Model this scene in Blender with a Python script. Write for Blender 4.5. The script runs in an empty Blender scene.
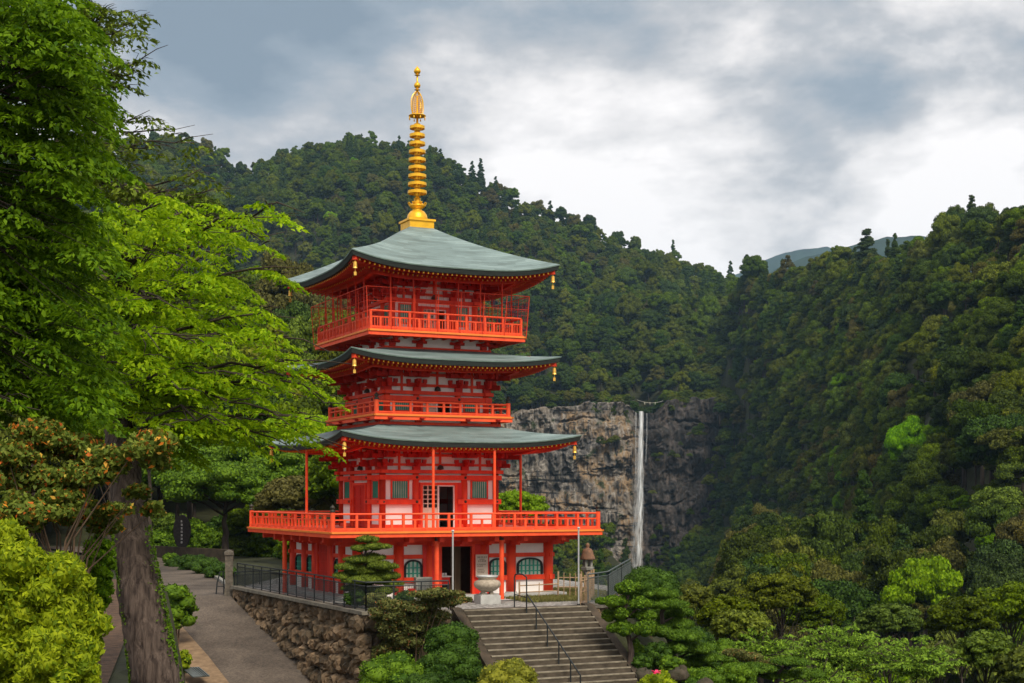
import bpy, math
import numpy as np
from math import radians as rad, sin, cos, pi, sqrt
from mathutils import Matrix, Vector

S = bpy.context.scene
COL = S.collection
F = 1450.0

# ------------------------------------------------------------------ camera
cam_d = bpy.data.cameras.new('camera')
cam = bpy.data.objects.new('camera', cam_d)
COL.objects.link(cam)
cam.location = (0, 0, 0)
cam.rotation_euler = (rad(90), 0, 0)
cam_d.sensor_fit = 'HORIZONTAL'
cam_d.sensor_width = 36
cam_d.lens = 36 * F / 1024
cam_d.shift_y = 156.5 / 1024
cam_d.clip_start = 0.1
cam_d.clip_end = 30000
S.camera = cam
S.render.engine = 'CYCLES'
S.cycles.use_denoising = True
S.cycles.max_bounces = 6
S.cycles.diffuse_bounces = 3
S.cycles.glossy_bounces = 2
S.cycles.transmission_bounces = 3
S.cycles.transparent_max_bounces = 12
S.cycles.volume_bounces = 0

# ------------------------------------------------------------------ world, sun, exposure
SUN_EL, SUN_AZ = rad(48), rad(158)      # azimuth clockwise from +Y: behind the camera, to the right
W = bpy.data.worlds.new('World')
S.world = W
W.use_nodes = True
nt = W.node_tree
nt.nodes.clear()


def N(nt, t, **kw):
    n = nt.nodes.new(t)
    for k, v in kw.items():
        if k.startswith('i_'):
            key = k[2:]
            key = int(key) if key.isdigit() else key
            n.inputs[key].default_value = v
        else:
            setattr(n, k, v)
    return n


def M2(nt, op, a, b=None, clamp=False):
    n = nt.nodes.new('ShaderNodeMath')
    n.operation = op
    n.use_clamp = clamp
    for i, v in enumerate((a, b)):
        if v is None:
            continue
        if isinstance(v, (int, float)):
            n.inputs[i].default_value = v
        else:
            nt.links.new(v, n.inputs[i])
    return n.outputs[0]


def build_sky():
    L = nt.links.new
    out = N(nt, 'ShaderNodeOutputWorld')
    sky = N(nt, 'ShaderNodeTexSky', sky_type='NISHITA', sun_disc=False, sun_elevation=SUN_EL, sun_rotation=SUN_AZ)
    bg1 = N(nt, 'ShaderNodeBackground')
    bg1.inputs['Strength'].default_value = 0.10
    L(sky.outputs[0], bg1.inputs['Color'])
    tc = N(nt, 'ShaderNodeTexCoord')
    nrm = N(nt, 'ShaderNodeVectorMath', operation='NORMALIZE')
    L(tc.outputs['Generated'], nrm.inputs[0])
    d = nrm.outputs[0]
    mp = N(nt, 'ShaderNodeMapping')
    mp.inputs['Scale'].default_value = (1, 1, 2.0)
    mp.inputs['Location'].default_value = (3.1, 1.7, 0.4)
    L(d, mp.inputs[0])
    n1 = N(nt, 'ShaderNodeTexNoise')
    n1.inputs['Scale'].default_value = 4.2
    n1.inputs['Detail'].default_value = 7
    n1.inputs['Roughness'].default_value = 0.5
    n1.inputs['Distortion'].default_value = 0.5
    L(mp.outputs[0], n1.inputs['Vector'])
    n2 = N(nt, 'ShaderNodeTexNoise')
    n2.inputs['Scale'].default_value = 14
    n2.inputs['Detail'].default_value = 6
    n2.inputs['Roughness'].default_value = 0.55
    L(mp.outputs[0], n2.inputs['Vector'])
    acc = M2(nt, 'MULTIPLY', M2(nt, 'SUBTRACT', n1.outputs[0], 0.5), 2.3)
    acc = M2(nt, 'ADD', acc, M2(nt, 'MULTIPLY', M2(nt, 'SUBTRACT', n2.outputs[0], 0.5), 1.1))
    acc = M2(nt, 'ADD', acc, 0.76)
    # broad masses of the cloud deck: azimuth x = X/Y, elevation z = Z/Y of a direction, width, amount
    for px, py, w, a in ((240, 50, 120, -0.42), (150, 0, 150, -0.15), (420, 0, 120, -0.22), (700, 20, 170, -0.48), (610, 60, 80, -0.26),
                         (840, 60, 100, -0.40), (490, 90, 90, 0.26), (330, 140, 70, 0.24), (650, 165, 130, 0.22),
                         (960, 60, 90, 0.20), (700, 215, 110, 0.28), (900, 130, 100, -0.05), (930, 160, 90, 0.30),
                         (560, 170, 90, 0.12), (120, 200, 100, 0.12)):
        v = Vector(((px - 512) / F, 1, (498 - py) / F)).normalized()
        s = w / F
        ds = N(nt, 'ShaderNodeVectorMath', operation='DISTANCE')
        L(d, ds.inputs[0])
        ds.inputs[1].default_value = v
        q = M2(nt, 'POWER', M2(nt, 'DIVIDE', ds.outputs['Value'], s), 2.0)
        acc = M2(nt, 'ADD', acc, M2(nt, 'MULTIPLY', M2(nt, 'POWER', 2.718, M2(nt, 'MULTIPLY', q, -1.0)), a))
    cr = N(nt, 'ShaderNodeValToRGB')
    e = cr.color_ramp.elements
    e[0].position = 0.0
    e[0].color = (0.215, 0.26, 0.31, 1)
    e[1].position = 1.0
    e[1].color = (0.98, 0.93, 0.90, 1)
    for p, c in ((0.30, (0.30, 0.34, 0.385, 1)), (0.55, (0.475, 0.475, 0.485, 1)), (0.78, (0.77, 0.735, 0.715, 1))):
        x = e.new(p)
        x.color = c
    L(acc, cr.inputs[0])
    bg2 = N(nt, 'ShaderNodeBackground')
    L(cr.outputs[0], bg2.inputs['Color'])
    bg2.inputs['Strength'].default_value = 1.0
    mix = N(nt, 'ShaderNodeMixShader')
    mix.inputs[0].default_value = 0.96
    L(bg1.outputs[0], mix.inputs[1])
    L(bg2.outputs[0], mix.inputs[2])
    L(mix.outputs[0], out.inputs[0])


build_sky()
sun_d = bpy.data.lights.new('sun', 'SUN')
sun_d.energy = 3.1
sun_d.angle = rad(20)
sun_d.color = (1, 0.90, 0.74)
sun = bpy.data.objects.new('sun', sun_d)
COL.objects.link(sun)
sdir = Vector((sin(SUN_AZ) * cos(SUN_EL), cos(SUN_AZ) * cos(SUN_EL), sin(SUN_EL)))
sun.rotation_euler = sdir.to_track_quat('Z', 'Y').to_euler()
S.view_settings.view_transform = 'Standard'
S.view_settings.look = 'None'
S.view_settings.exposure = 0.35
S.view_settings.gamma = 1.0


# ================================================================== helpers
def at(px, py, d):
    return ((px - 512) / F * d, d, (498 - py) / F * d)


def lin(r, g, b):
    f = lambda c: c / 12.92 if c <= 0.04045 else ((c + 0.055) / 1.055) ** 2.4
    return (f(r / 255), f(g / 255), f(b / 255))


def material(name, col, rough=0.7, metal=0.0, var=0.15, scale=3.0, bump=0.0, bscale=None, col2=None, detail=5, stretch=(1, 1, 1), spec=0.3, coat=0.0):
    m = bpy.data.materials.new(name)
    m.use_nodes = True
    t = m.node_tree
    b = t.nodes['Principled BSDF']
    b.inputs['Roughness'].default_value = rough
    b.inputs['Metallic'].default_value = metal
    b.inputs['Specular IOR Level'].default_value = spec
    tc = N(t, 'ShaderNodeTexCoord')
    mp = N(t, 'ShaderNodeMapping')
    mp.inputs['Scale'].default_value = stretch
    t.links.new(tc.outputs['Object'], mp.inputs[0])
    no = N(t, 'ShaderNodeTexNoise')
    no.inputs['Scale'].default_value = scale
    no.inputs['Detail'].default_value = detail
    no.inputs['Roughness'].default_value = 0.6
    t.links.new(mp.outputs[0], no.inputs['Vector'])
    cr = N(t, 'ShaderNodeValToRGB')
    c = np.array(col)
    c2 = np.array(col2) if col2 is not None else c * (1 - var)
    c1 = c if col2 is not None else c * (1 + var)
    cr.color_ramp.elements[0].position = 0.35
    cr.color_ramp.elements[0].color = (*np.clip(c2, 0, 1), 1)
    cr.color_ramp.elements[1].position = 0.65
    cr.color_ramp.elements[1].color = (*np.clip(c1, 0, 1), 1)
    t.links.new(no.outputs[0], cr.inputs[0])
    t.links.new(cr.outputs[0], b.inputs['Base Color'])
    if bump:
        n2 = N(t, 'ShaderNodeTexNoise')
        n2.inputs['Scale'].default_value = bscale or scale * 4
        n2.inputs['Detail'].default_value = 6
        t.links.new(mp.outputs[0], n2.inputs['Vector'])
        bp = N(t, 'ShaderNodeBump')
        bp.inputs['Strength'].default_value = bump
        bp.inputs['Distance'].default_value = 0.05
        t.links.new(n2.outputs[0], bp.inputs['Height'])
        t.links.new(bp.outputs[0], b.inputs['Normal'])
    return m


def leaf_material(name, col, col2=None, hue_obj=0.0, val_obj=0.0, transl=0.25, rough=0.6, spots=None, patch=0.0, patch_scale=0.5):
    """foliage: colour varies leaf by leaf, patch by patch and tree by tree"""
    m = bpy.data.materials.new(name)
    m.use_nodes = True
    t = m.node_tree
    L = t.links.new
    b = t.nodes['Principled BSDF']
    b.inputs['Roughness'].default_value = rough
    b.inputs['Specular IOR Level'].default_value = 0.12
    c = np.array(col)
    c2 = np.array(col2) if col2 is not None else c * 0.6
    ge = N(t, 'ShaderNodeNewGeometry')
    cr = N(t, 'ShaderNodeValToRGB')
    cr.color_ramp.elements[0].color = (*c2, 1)
    cr.color_ramp.elements[1].color = (*c, 1)
    if spots:
        for pos, sc in spots:
            e = cr.color_ramp.elements.new(pos)
            e.color = (*sc, 1)
    L(ge.outputs['Random Per Island'], cr.inputs[0])
    cur = cr.outputs[0]
    if hue_obj or val_obj or patch:
        oi = N(t, 'ShaderNodeObjectInfo')
        hs = N(t, 'ShaderNodeHueSaturation')
        L(M2(t, 'ADD', M2(t, 'MULTIPLY', M2(t, 'SUBTRACT', oi.outputs['Random'], 0.5), -hue_obj), 0.5), hs.inputs['Hue'])
        r2 = M2(t, 'FRACT', M2(t, 'MULTIPLY', oi.outputs['Random'], 17.31))
        v = M2(t, 'ADD', M2(t, 'MULTIPLY', M2(t, 'SUBTRACT', r2, 0.5), val_obj), 1.0)
        r3 = M2(t, 'FRACT', M2(t, 'MULTIPLY', oi.outputs['Random'], 53.7))
        if hue_obj:
            L(M2(t, 'ADD', M2(t, 'MULTIPLY', r3, -0.20), 1.20), hs.inputs['Saturation'])
        if patch:
            no = N(t, 'ShaderNodeTexNoise')
            tc = N(t, 'ShaderNodeTexCoord')
            no.inputs['Scale'].default_value = patch_scale
            no.inputs['Detail'].default_value = 3
            L(tc.outputs['Object'], no.inputs['Vector'])
            v = M2(t, 'ADD', v, M2(t, 'MULTIPLY', M2(t, 'SUBTRACT', no.outputs[0], 0.5), patch * 2))
        L(v, hs.inputs['Value'])
        L(cur, hs.inputs['Color'])
        cur = hs.outputs[0]
    L(cur, b.inputs['Base Color'])
    tr = N(t, 'ShaderNodeBsdfTranslucent')
    L(cur, tr.inputs['Color'])
    mx = N(t, 'ShaderNodeMixShader')
    mx.inputs[0].default_value = transl
    L(b.outputs[0], mx.inputs[1])
    L(tr.outputs[0], mx.inputs[2])
    L(mx.outputs[0], t.nodes['Material Output'].inputs['Surface'])
    return m


class MB:
    """collects shapes into one mesh"""
    def __init__(s, T=None):
        s.v, s.f, s.m, s.T = [], [], [], T
        s.mi = 0

    def add(s, vs, fs):
        n = len(s.v)
        T = s.T
        if T is not None:
            vs = [tuple(T @ Vector(p)) for p in vs]
        s.v.extend(tuple(p) for p in vs)
        s.f.extend(tuple(i + n for i in f) for f in fs)
        s.m.extend([s.mi] * len(fs))

    def box(s, x0, x1, y0, y1, z0, z1):
        vs = [(x, y, z) for z in (z0, z1) for y in (y0, y1) for x in (x0, x1)]
        s.add(vs, [(0, 2, 3, 1), (4, 5, 7, 6), (0, 1, 5, 4), (2, 6, 7, 3), (0, 4, 6, 2), (1, 3, 7, 5)])

    def bar(s, a, b, w, h=None):
        """square bar from a to b"""
        h = h or w
        a, b = Vector(a), Vector(b)
        d = (b - a).normalized()
        up = Vector((0, 0, 1)) if abs(d.z) < 0.95 else Vector((0, 1, 0))
        x = d.cross(up).normalized()
        y = x.cross(d).normalized()
        vs = [p + x * sx * w / 2 + y * sy * h / 2 for p in (a, b) for sx, sy in ((-1, -1), (1, -1), (1, 1), (-1, 1))]
        s.add(vs, [(3, 2, 1, 0), (4, 5, 6, 7), (0, 1, 5, 4), (1, 2, 6, 5), (2, 3, 7, 6), (3, 0, 4, 7)])

    def lathe(s, prof, c=(0, 0, 0), n=16):
        vs, fs = [], []
        for r, z in prof:
            for i in range(n):
                a = 2 * pi * i / n
                vs.append((c[0] + r * cos(a), c[1] + r * sin(a), c[2] + z))
        for j in range(len(prof) - 1):
            for i in range(n):
                k = (i + 1) % n
                fs.append((j * n + i, j * n + k, (j + 1) * n + k, (j + 1) * n + i))
        fs.append(tuple(reversed(range(n))))
        fs.append(tuple((len(prof) - 1) * n + i for i in range(n)))
        s.add(vs, fs)

    def cyl(s, x, y, z0, z1, r, n=14, r1=None):
        s.lathe([(r, z0), (r1 if r1 is not None else r, z1)], (x, y, 0), n)

    def tube(s, pts, r, n=6, jitter=0.0, rng=None):
        pts = [Vector(p) for p in pts]
        rs = r if hasattr(r, '__len__') else [r] * len(pts)
        vs, fs = [], []
        px = None
        for i, p in enumerate(pts):
            d = (pts[min(i + 1, len(pts) - 1)] - pts[max(i - 1, 0)]).normalized()
            if px is None:
                up = Vector((0, 0, 1)) if abs(d.z) < 0.9 else Vector((1, 0, 0))
                x = d.cross(up).normalized()
            else:
                x = (px - d * px.dot(d)).normalized()
            px = x
            y = d.cross(x)
            for k in range(n):
                a = 2 * pi * k / n
                rr = rs[i]
                if jitter:
                    rr *= 1 + jitter * (rng.random() - 0.5)
                vs.append(p + (x * cos(a) + y * sin(a)) * rr)
        for j in range(len(pts) - 1):
            for k in range(n):
                q = (k + 1) % n
                fs.append((j * n + k, j * n + q, (j + 1) * n + q, (j + 1) * n + k))
        fs.append(tuple(reversed(range(n))))
        fs.append(tuple((len(pts) - 1) * n + k for k in range(n)))
        s.add(vs, fs)

    def build(s, name, mats, parent=None, smooth=False, loc=None):
        me = bpy.data.meshes.new(name)
        me.from_pydata(s.v, [], s.f)
        if not isinstance(mats, (list, tuple)):
            mats = [mats]
        for m in mats:
            me.materials.append(m)
        if len(mats) > 1:
            me.polygons.foreach_set('material_index', s.m)
        if smooth:
            me.polygons.foreach_set('use_smooth', [True] * len(me.polygons))
        me.update()
        return link(name, me, parent, loc)


def link(name, data, parent=None, loc=None):
    o = bpy.data.objects.new(name, data)
    COL.objects.link(o)
    if parent is not None:
        o.parent = parent
    if loc is not None:
        o.location = loc
    return o


def mesh_np(name, verts, faces, mat, parent=None, smooth=False, loc=None):
    """fast mesh: faces is an (n,4) or (n,3) int array"""
    me = bpy.data.meshes.new(name)
    k = faces.shape[1]
    me.vertices.add(len(verts))
    me.vertices.foreach_set('co', np.asarray(verts, dtype=np.float32).ravel())
    me.loops.add(faces.size)
    me.loops.foreach_set('vertex_index', faces.astype(np.int32).ravel())
    me.polygons.add(len(faces))
    me.polygons.foreach_set('loop_start', np.arange(0, faces.size, k, dtype=np.int32))
    me.update(calc_edges=True)
    if smooth:
        me.polygons.foreach_set('use_smooth', np.ones(len(faces), dtype=bool))
    if isinstance(mat, (list, tuple)):
        for m in mat:
            me.materials.append(m)
    else:
        me.materials.append(mat)
    me.validate()
    if name is None:
        return me
    return link(name, me, parent, loc)


def tag(o, label=None, cat=None, group=None, kind=None):
    if label:
        o['label'] = label
    if cat:
        o['category'] = cat
    if group:
        o['group'] = group
    if kind:
        o['kind'] = kind
    return o


def empty(name, loc=(0, 0, 0), rz=0, label=None, cat=None, group=None):
    o = link(name, None, None, loc)
    o.rotation_euler = (0, 0, rz)
    o.empty_display_size = 0.2
    return tag(o, label, cat, group)


def copy_tree(o, parent=None):
    c = o.copy()
    COL.objects.link(c)
    c.parent = parent
    for ch in [x for x in CHILD.get(o.name, [])]:
        copy_tree(ch, c)
    return c


CHILD = {}


def note(o):
    """remember children of o for copy_tree"""
    CHILD[o.name] = list(o.children)
    for c in o.children:
        note(c)
    return o


# ---- numpy noise
def hash2(i, j, seed):
    h = np.sin(i * 127.1 + j * 311.7 + seed * 74.7) * 43758.5453
    return h - np.floor(h)


def vnoise(x, y, seed=0):
    i, j = np.floor(x), np.floor(y)
    u, v = x - i, y - j
    u, v = u * u * (3 - 2 * u), v * v * (3 - 2 * v)
    a, b = hash2(i, j, seed), hash2(i + 1, j, seed)
    c, d = hash2(i, j + 1, seed), hash2(i + 1, j + 1, seed)
    return (a * (1 - u) + b * u) * (1 - v) + (c * (1 - u) + d * u) * v - 0.5


def fbm(x, y, seed=0, o=4):
    r, a = 0, 1.0
    for k in range(o):
        r = r + a * vnoise(x * 2 ** k, y * 2 ** k, seed + k * 7)
        a *= 0.5
    return r


def sstep(a, b, x):
    t = np.clip((x - a) / (b - a), 0, 1)
    return t * t * (3 - 2 * t)


# ================================================================== materials
M = {}
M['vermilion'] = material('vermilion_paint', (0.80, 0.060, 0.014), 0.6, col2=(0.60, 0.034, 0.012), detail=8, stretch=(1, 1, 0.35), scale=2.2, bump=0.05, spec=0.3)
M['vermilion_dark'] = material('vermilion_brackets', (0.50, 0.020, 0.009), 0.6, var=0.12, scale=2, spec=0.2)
M['orange_rail'] = material('orange_red_rail', (0.88, 0.100, 0.024), 0.55, col2=(0.74, 0.065, 0.018), detail=8, scale=3, spec=0.35)
M['ochre_edge'] = material('ochre_edge_paint', (0.80, 0.22, 0.035), 0.5, var=0.1, scale=2)
M['plaster'] = material('white_plaster', (0.84, 0.81, 0.78), 0.85, var=0.06, scale=1.3)
M['white_paint'] = material('white_paint', (0.78, 0.74, 0.70), 0.6, var=0.05, scale=2)
M['teal'] = material('teal_lattice_paint', (0.035, 0.28, 0.20), 0.6, var=0.15, scale=3)
M['green_pane'] = material('pale_green_pane', (0.45, 0.55, 0.46), 0.5, var=0.25, scale=2)
M['dark_pane'] = material('dark_interior_pane', (0.02, 0.025, 0.022), 0.4, var=0.2)
M['black_frame'] = material('black_lacquer', (0.012, 0.012, 0.013), 0.5, var=0.2)
M['gold'] = material('gilded_bronze', (0.86, 0.47, 0.025), 0.38, metal=0.55, var=0.12, scale=4, bump=0.1, spec=0.5)
M['brass'] = material('brass_bell', (0.72, 0.42, 0.08), 0.4, metal=0.6, var=0.15)
M['metal_fix'] = material('dark_bronze_fitting', (0.05, 0.045, 0.035), 0.5, metal=0.4, var=0.2)
M['grey_metal'] = material('grey_metal', (0.45, 0.46, 0.46), 0.45, metal=0.3, var=0.1)
M['black_metal'] = material('black_painted_metal', (0.025, 0.03, 0.032), 0.5, metal=0.2, var=0.2)
M['rail_metal'] = material('grey_green_rail_metal', (0.10, 0.12, 0.12), 0.4, metal=0.4, var=0.2)
M['tan_cloth'] = material('tan_curtain', (0.16, 0.115, 0.07), 0.9, var=0.2, scale=3, stretch=(6, 6, 0.3))
M['dark_wood'] = material('dark_floor_wood', (0.10, 0.05, 0.03), 0.7, var=0.2)
M['door_cream'] = material('cream_door_paint', (0.62, 0.50, 0.40), 0.6, var=0.06)
M['stone_grey'] = material('weathered_granite', (0.30, 0.29, 0.26), 0.85, col2=(0.15, 0.15, 0.135), scale=5, bump=0.4, bscale=30)
M['stone_tan'] = material('tan_polished_granite', (0.42, 0.36, 0.28), 0.6, col2=(0.26, 0.22, 0.17), scale=9, bump=0.15, bscale=60)
M['stone_pale'] = material('pale_concrete_base', (0.40, 0.40, 0.385), 0.85, var=0.12, scale=4, bump=0.2, bscale=40)
M['lantern_cap'] = material('rusty_brown_stone', (0.23, 0.12, 0.07), 0.85, col2=(0.13, 0.075, 0.05), scale=6, bump=0.3, bscale=30)
M['step_stone'] = material('weathered_step_stone', (0.100, 0.080, 0.058), 0.9, col2=(0.045, 0.036, 0.026), scale=2.5, bump=0.3, bscale=25, stretch=(1, 1, 2))
M['step_edge'] = material('worn_step_edge', (0.30, 0.265, 0.20), 0.9, col2=(0.15, 0.13, 0.095), scale=3, bump=0.3, bscale=25)
M['kerb_stone'] = material('mossy_kerb_stone', (0.075, 0.055, 0.038), 0.9, col2=(0.03, 0.025, 0.017), scale=2, bump=0.4, bscale=20)
M['bamboo'] = material('weathered_bamboo', (0.33, 0.22, 0.13), 0.7, var=0.3, scale=4)
M['bark'] = material('grey_brown_bark', (0.125, 0.092, 0.075), 0.95, col2=(0.028, 0.019, 0.016), scale=16, bump=1.0, bscale=30, stretch=(1, 1, 0.13))
M['bark_dark'] = material('dark_bark', (0.05, 0.038, 0.03), 0.95, var=0.4, scale=4, bump=0.6, bscale=20, stretch=(1, 1, 0.3))
M['twig'] = material('brown_twig', (0.13, 0.085, 0.055), 0.9, var=0.3, scale=6)
M['moss'] = material('green_moss', (0.07, 0.11, 0.02), 0.95, var=0.4, scale=8)
M['earth'] = material('brown_leaf_litter', (0.13, 0.075, 0.045), 0.95, col2=(0.05, 0.03, 0.02), scale=5, bump=0.6, bscale=30)
M['kerb_tan'] = material('tan_kerb_concrete', (0.25, 0.17, 0.10), 0.9, col2=(0.15, 0.10, 0.06), detail=8, scale=3, bump=0.15, bscale=30)
M['red_board'] = material('red_board_paint', (0.62, 0.02, 0.01), 0.5, var=0.06)
M['text_black'] = material('sign_lettering', (0.02, 0.02, 0.02), 0.7, var=0.1)
M['sign_face'] = material('sign_face', (0.50, 0.42, 0.34), 0.7, var=0.06)
M['grate'] = material('steel_grating', (0.13, 0.15, 0.15), 0.5, metal=0.5, var=0.2)
M['monument'] = material('dark_slate', (0.035, 0.028, 0.026), 0.7, var=0.3, scale=6)  # dark stone, its colour lowered further to hold the trees' shade
M['pink'] = material('pink_petals', (0.75, 0.04, 0.14), 0.6, var=0.2)
M['rope'] = material('white_straw_rope', (0.7, 0.68, 0.6), 0.8, var=0.1)


def asphalt_mat():
    m = material('path_asphalt', (0.125, 0.102, 0.084), 0.9, col2=(0.062, 0.050, 0.042), scale=0.45, detail=8, bump=0.35, bscale=45)
    t = m.node_tree
    b = t.nodes['Principled BSDF']
    src = b.inputs['Base Color'].links[0].from_socket
    tc = N(t, 'ShaderNodeTexCoord')
    v = N(t, 'ShaderNodeTexVoronoi')
    v.inputs['Scale'].default_value = 14
    t.links.new(tc.outputs['Object'], v.inputs['Vector'])
    mx = N(t, 'ShaderNodeMix', data_type='RGBA', blend_type='MULTIPLY')
    mx.inputs[0].default_value = 0.75
    cr = N(t, 'ShaderNodeValToRGB')
    cr.color_ramp.elements[0].color = (0.55, 0.55, 0.55, 1)
    cr.color_ramp.elements[1].color = (1.5, 1.45, 1.35, 1)
    t.links.new(v.outputs['Color'], cr.inputs[0])
    t.links.new(src, mx.inputs[6])
    t.links.new(cr.outputs[0], mx.inputs[7])
    t.links.new(mx.outputs[2], b.inputs['Base Color'])
    return m


M['asphalt'] = asphalt_mat()


def gravel_mat():
    m = bpy.data.materials.new('grey_river_gravel')
    m.use_nodes = True
    t = m.node_tree
    b = t.nodes['Principled BSDF']
    b.inputs['Roughness'].default_value = 0.85
    tc = N(t, 'ShaderNodeTexCoord')
    v = N(t, 'ShaderNodeTexVoronoi')
    v.inputs['Scale'].default_value = 7
    t.links.new(tc.outputs['Object'], v.inputs['Vector'])
    cr = N(t, 'ShaderNodeValToRGB')
    cr.color_ramp.elements[0].color = (0.08, 0.078, 0.075, 1)
    cr.color_ramp.elements[1].color = (0.40, 0.385, 0.36, 1)
    sp = N(t, 'ShaderNodeSeparateColor')
    t.links.new(v.outputs['Color'], sp.inputs[0])
    t.links.new(sp.outputs[0], cr.inputs[0])
    t.links.new(cr.outputs[0], b.inputs['Base Color'])
    bp = N(t, 'ShaderNodeBump')
    bp.inputs['Strength'].default_value = 0.9
    bp.inputs['Distance'].default_value = 0.06
    bp.invert = True
    t.links.new(v.outputs['Distance'], bp.inputs['Height'])
    t.links.new(bp.outputs[0], b.inputs['Normal'])
    return m


M['gravel'] = gravel_mat()


def roof_mat():
    """verdigris copper laid in thin courses parallel to the eave; uses the uv: v runs up the slope"""
    m = bpy.data.materials.new('verdigris_roof_courses')
    m.use_nodes = True
    t = m.node_tree
    L = t.links.new
    b = t.nodes['Principled BSDF']
    b.inputs['Roughness'].default_value = 0.55
    uv = N(t, 'ShaderNodeUVMap')
    uv.uv_map = 'UVMap'
    sp = N(t, 'ShaderNodeSeparateXYZ')
    L(uv.outputs[0], sp.inputs[0])
    row = M2(t, 'MULTIPLY', sp.outputs[1], 5.0)
    fr = M2(t, 'FRACT', row)
    rid = M2(t, 'FLOOR', row)
    wn = N(t, 'ShaderNodeTexWhiteNoise', noise_dimensions='2D')
    cb = N(t, 'ShaderNodeCombineXYZ')
    L(M2(t, 'FLOOR', M2(t, 'ADD', M2(t, 'MULTIPLY', sp.outputs[0], 1.1), M2(t, 'MULTIPLY', rid, 0.37))), cb.inputs[0])
    L(rid, cb.inputs[1])
    L(cb.outputs[0], wn.inputs['Vector'])
    no = N(t, 'ShaderNodeTexNoise')
    no.inputs['Scale'].default_value = 1.0
    no.inputs['Detail'].default_value = 6
    mp = N(t, 'ShaderNodeMapping')
    mp.inputs['Scale'].default_value = (0.5, 1.6, 1)
    L(uv.outputs[0], mp.inputs[0])
    L(mp.outputs[0], no.inputs['Vector'])
    f = M2(t, 'ADD', M2(t, 'MULTIPLY', wn.outputs[0], 0.2), M2(t, 'MULTIPLY', no.outputs[0], 0.9))
    cr = N(t, 'ShaderNodeValToRGB')
    e = cr.color_ramp.elements
    e[0].position = 0.35
    e[0].color = (0.095, 0.140, 0.138, 1)
    e[1].position = 0.9
    e[1].color = (0.28, 0.37, 0.37, 1)
    x = e.new(0.6)
    x.color = (0.165, 0.235, 0.235, 1)
    L(f, cr.inputs[0])
    seam = M2(t, 'LESS_THAN', fr, 0.14)
    mx = N(t, 'ShaderNodeMix', data_type='RGBA', blend_type='MIX')
    L(M2(t, 'MULTIPLY', seam, 0.75), mx.inputs[0])
    L(cr.outputs[0], mx.inputs[6])
    mx.inputs[7].default_value = (0.09, 0.12, 0.105, 1)
    L(mx.outputs[2], b.inputs['Base Color'])
    bp = N(t, 'ShaderNodeBump')
    bp.inputs['Strength'].default_value = 0.5
    bp.inputs['Distance'].default_value = 0.03
    L(fr, bp.inputs['Height'])
    L(bp.outputs[0], b.inputs['Normal'])
    return m


M['roof'] = roof_mat()
M['roof_edge'] = material('dark_layered_eave', (0.035, 0.045, 0.040), 0.7, col2=(0.012, 0.014, 0.013), scale=3, stretch=(0.5, 0.5, 25))
M['roof_lip'] = material('verdigris_lip', (0.16, 0.23, 0.20), 0.6, var=0.2, scale=3)

# foliage
M['lf_forest'] = leaf_material('leaf_forest_dark', (0.122, 0.178, 0.020), (0.031, 0.054, 0.007), 0.022, 0.8, 0.2, patch=0.35, patch_scale=0.8)
M['lf_olive'] = leaf_material('leaf_forest_olive', (0.170, 0.200, 0.028), (0.046, 0.062, 0.010), 0.022, 0.6, 0.2, patch=0.3, patch_scale=0.8)
M['lf_conifer'] = leaf_material('leaf_conifer_dark', (0.062, 0.104, 0.021), (0.017, 0.034, 0.008), 0.02, 0.5, 0.1, patch=0.3, patch_scale=0.8)
M['lf_lime'] = leaf_material('leaf_fresh_lime', (0.250, 0.430, 0.028), (0.100, 0.220, 0.014), 0.03, 0.3, 0.35, patch=0.3, patch_scale=0.8)
M['lf_brown'] = leaf_material('leaf_brown_olive', (0.145, 0.135, 0.034), (0.055, 0.052, 0.015), 0.04, 0.4, 0.15, patch=0.3, patch_scale=0.8)
M['lf_yellow'] = leaf_material('leaf_yellow_blossom', (0.330, 0.270, 0.060), (0.150, 0.130, 0.03), 0.02, 0.2, 0.2, patch=0.2)
M['lf_maple_dark'] = leaf_material('leaf_maple_deep', (0.180, 0.315, 0.007), (0.045, 0.115, 0.004), transl=0.45, patch=0.38, patch_scale=0.9)
M['lf_maple'] = leaf_material('leaf_maple_bright', (0.400, 0.560, 0.010), (0.150, 0.300, 0.005), transl=0.5, patch=0.38, patch_scale=1.2)
M['lf_sparse'] = leaf_material('leaf_olive_sparse', (0.180, 0.250, 0.020), (0.060, 0.100, 0.010), transl=0.3)
M['lf_camellia'] = leaf_material('leaf_turning_orange', (0.21, 0.26, 0.04), (0.07, 0.11, 0.015), transl=0.25,
                                 spots=[(0.80, (0.17, 0.22, 0.03)), (0.83, (0.50, 0.38, 0.06)), (0.88, (0.62, 0.22, 0.02)), (0.93, (0.50, 0.10, 0.02)), (0.95, (0.18, 0.22, 0.04))])
M['lf_hedge'] = leaf_material('leaf_yellow_green', (0.400, 0.480, 0.014), (0.090, 0.160, 0.006), transl=0.4, patch=0.4, patch_scale=2)
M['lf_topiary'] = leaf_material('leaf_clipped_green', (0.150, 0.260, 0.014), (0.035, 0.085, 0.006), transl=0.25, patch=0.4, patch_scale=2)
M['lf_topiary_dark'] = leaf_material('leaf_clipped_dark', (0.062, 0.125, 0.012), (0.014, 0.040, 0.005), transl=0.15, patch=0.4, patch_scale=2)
M['lf_pine'] = leaf_material('pine_needles', (0.180, 0.230, 0.024), (0.050, 0.085, 0.012), transl=0.15, patch=0.25, patch_scale=2)
M['lf_pine_green'] = leaf_material('pine_needles_green', (0.130, 0.230, 0.018), (0.038, 0.088, 0.008), transl=0.15, patch=0.25, patch_scale=2)
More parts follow.
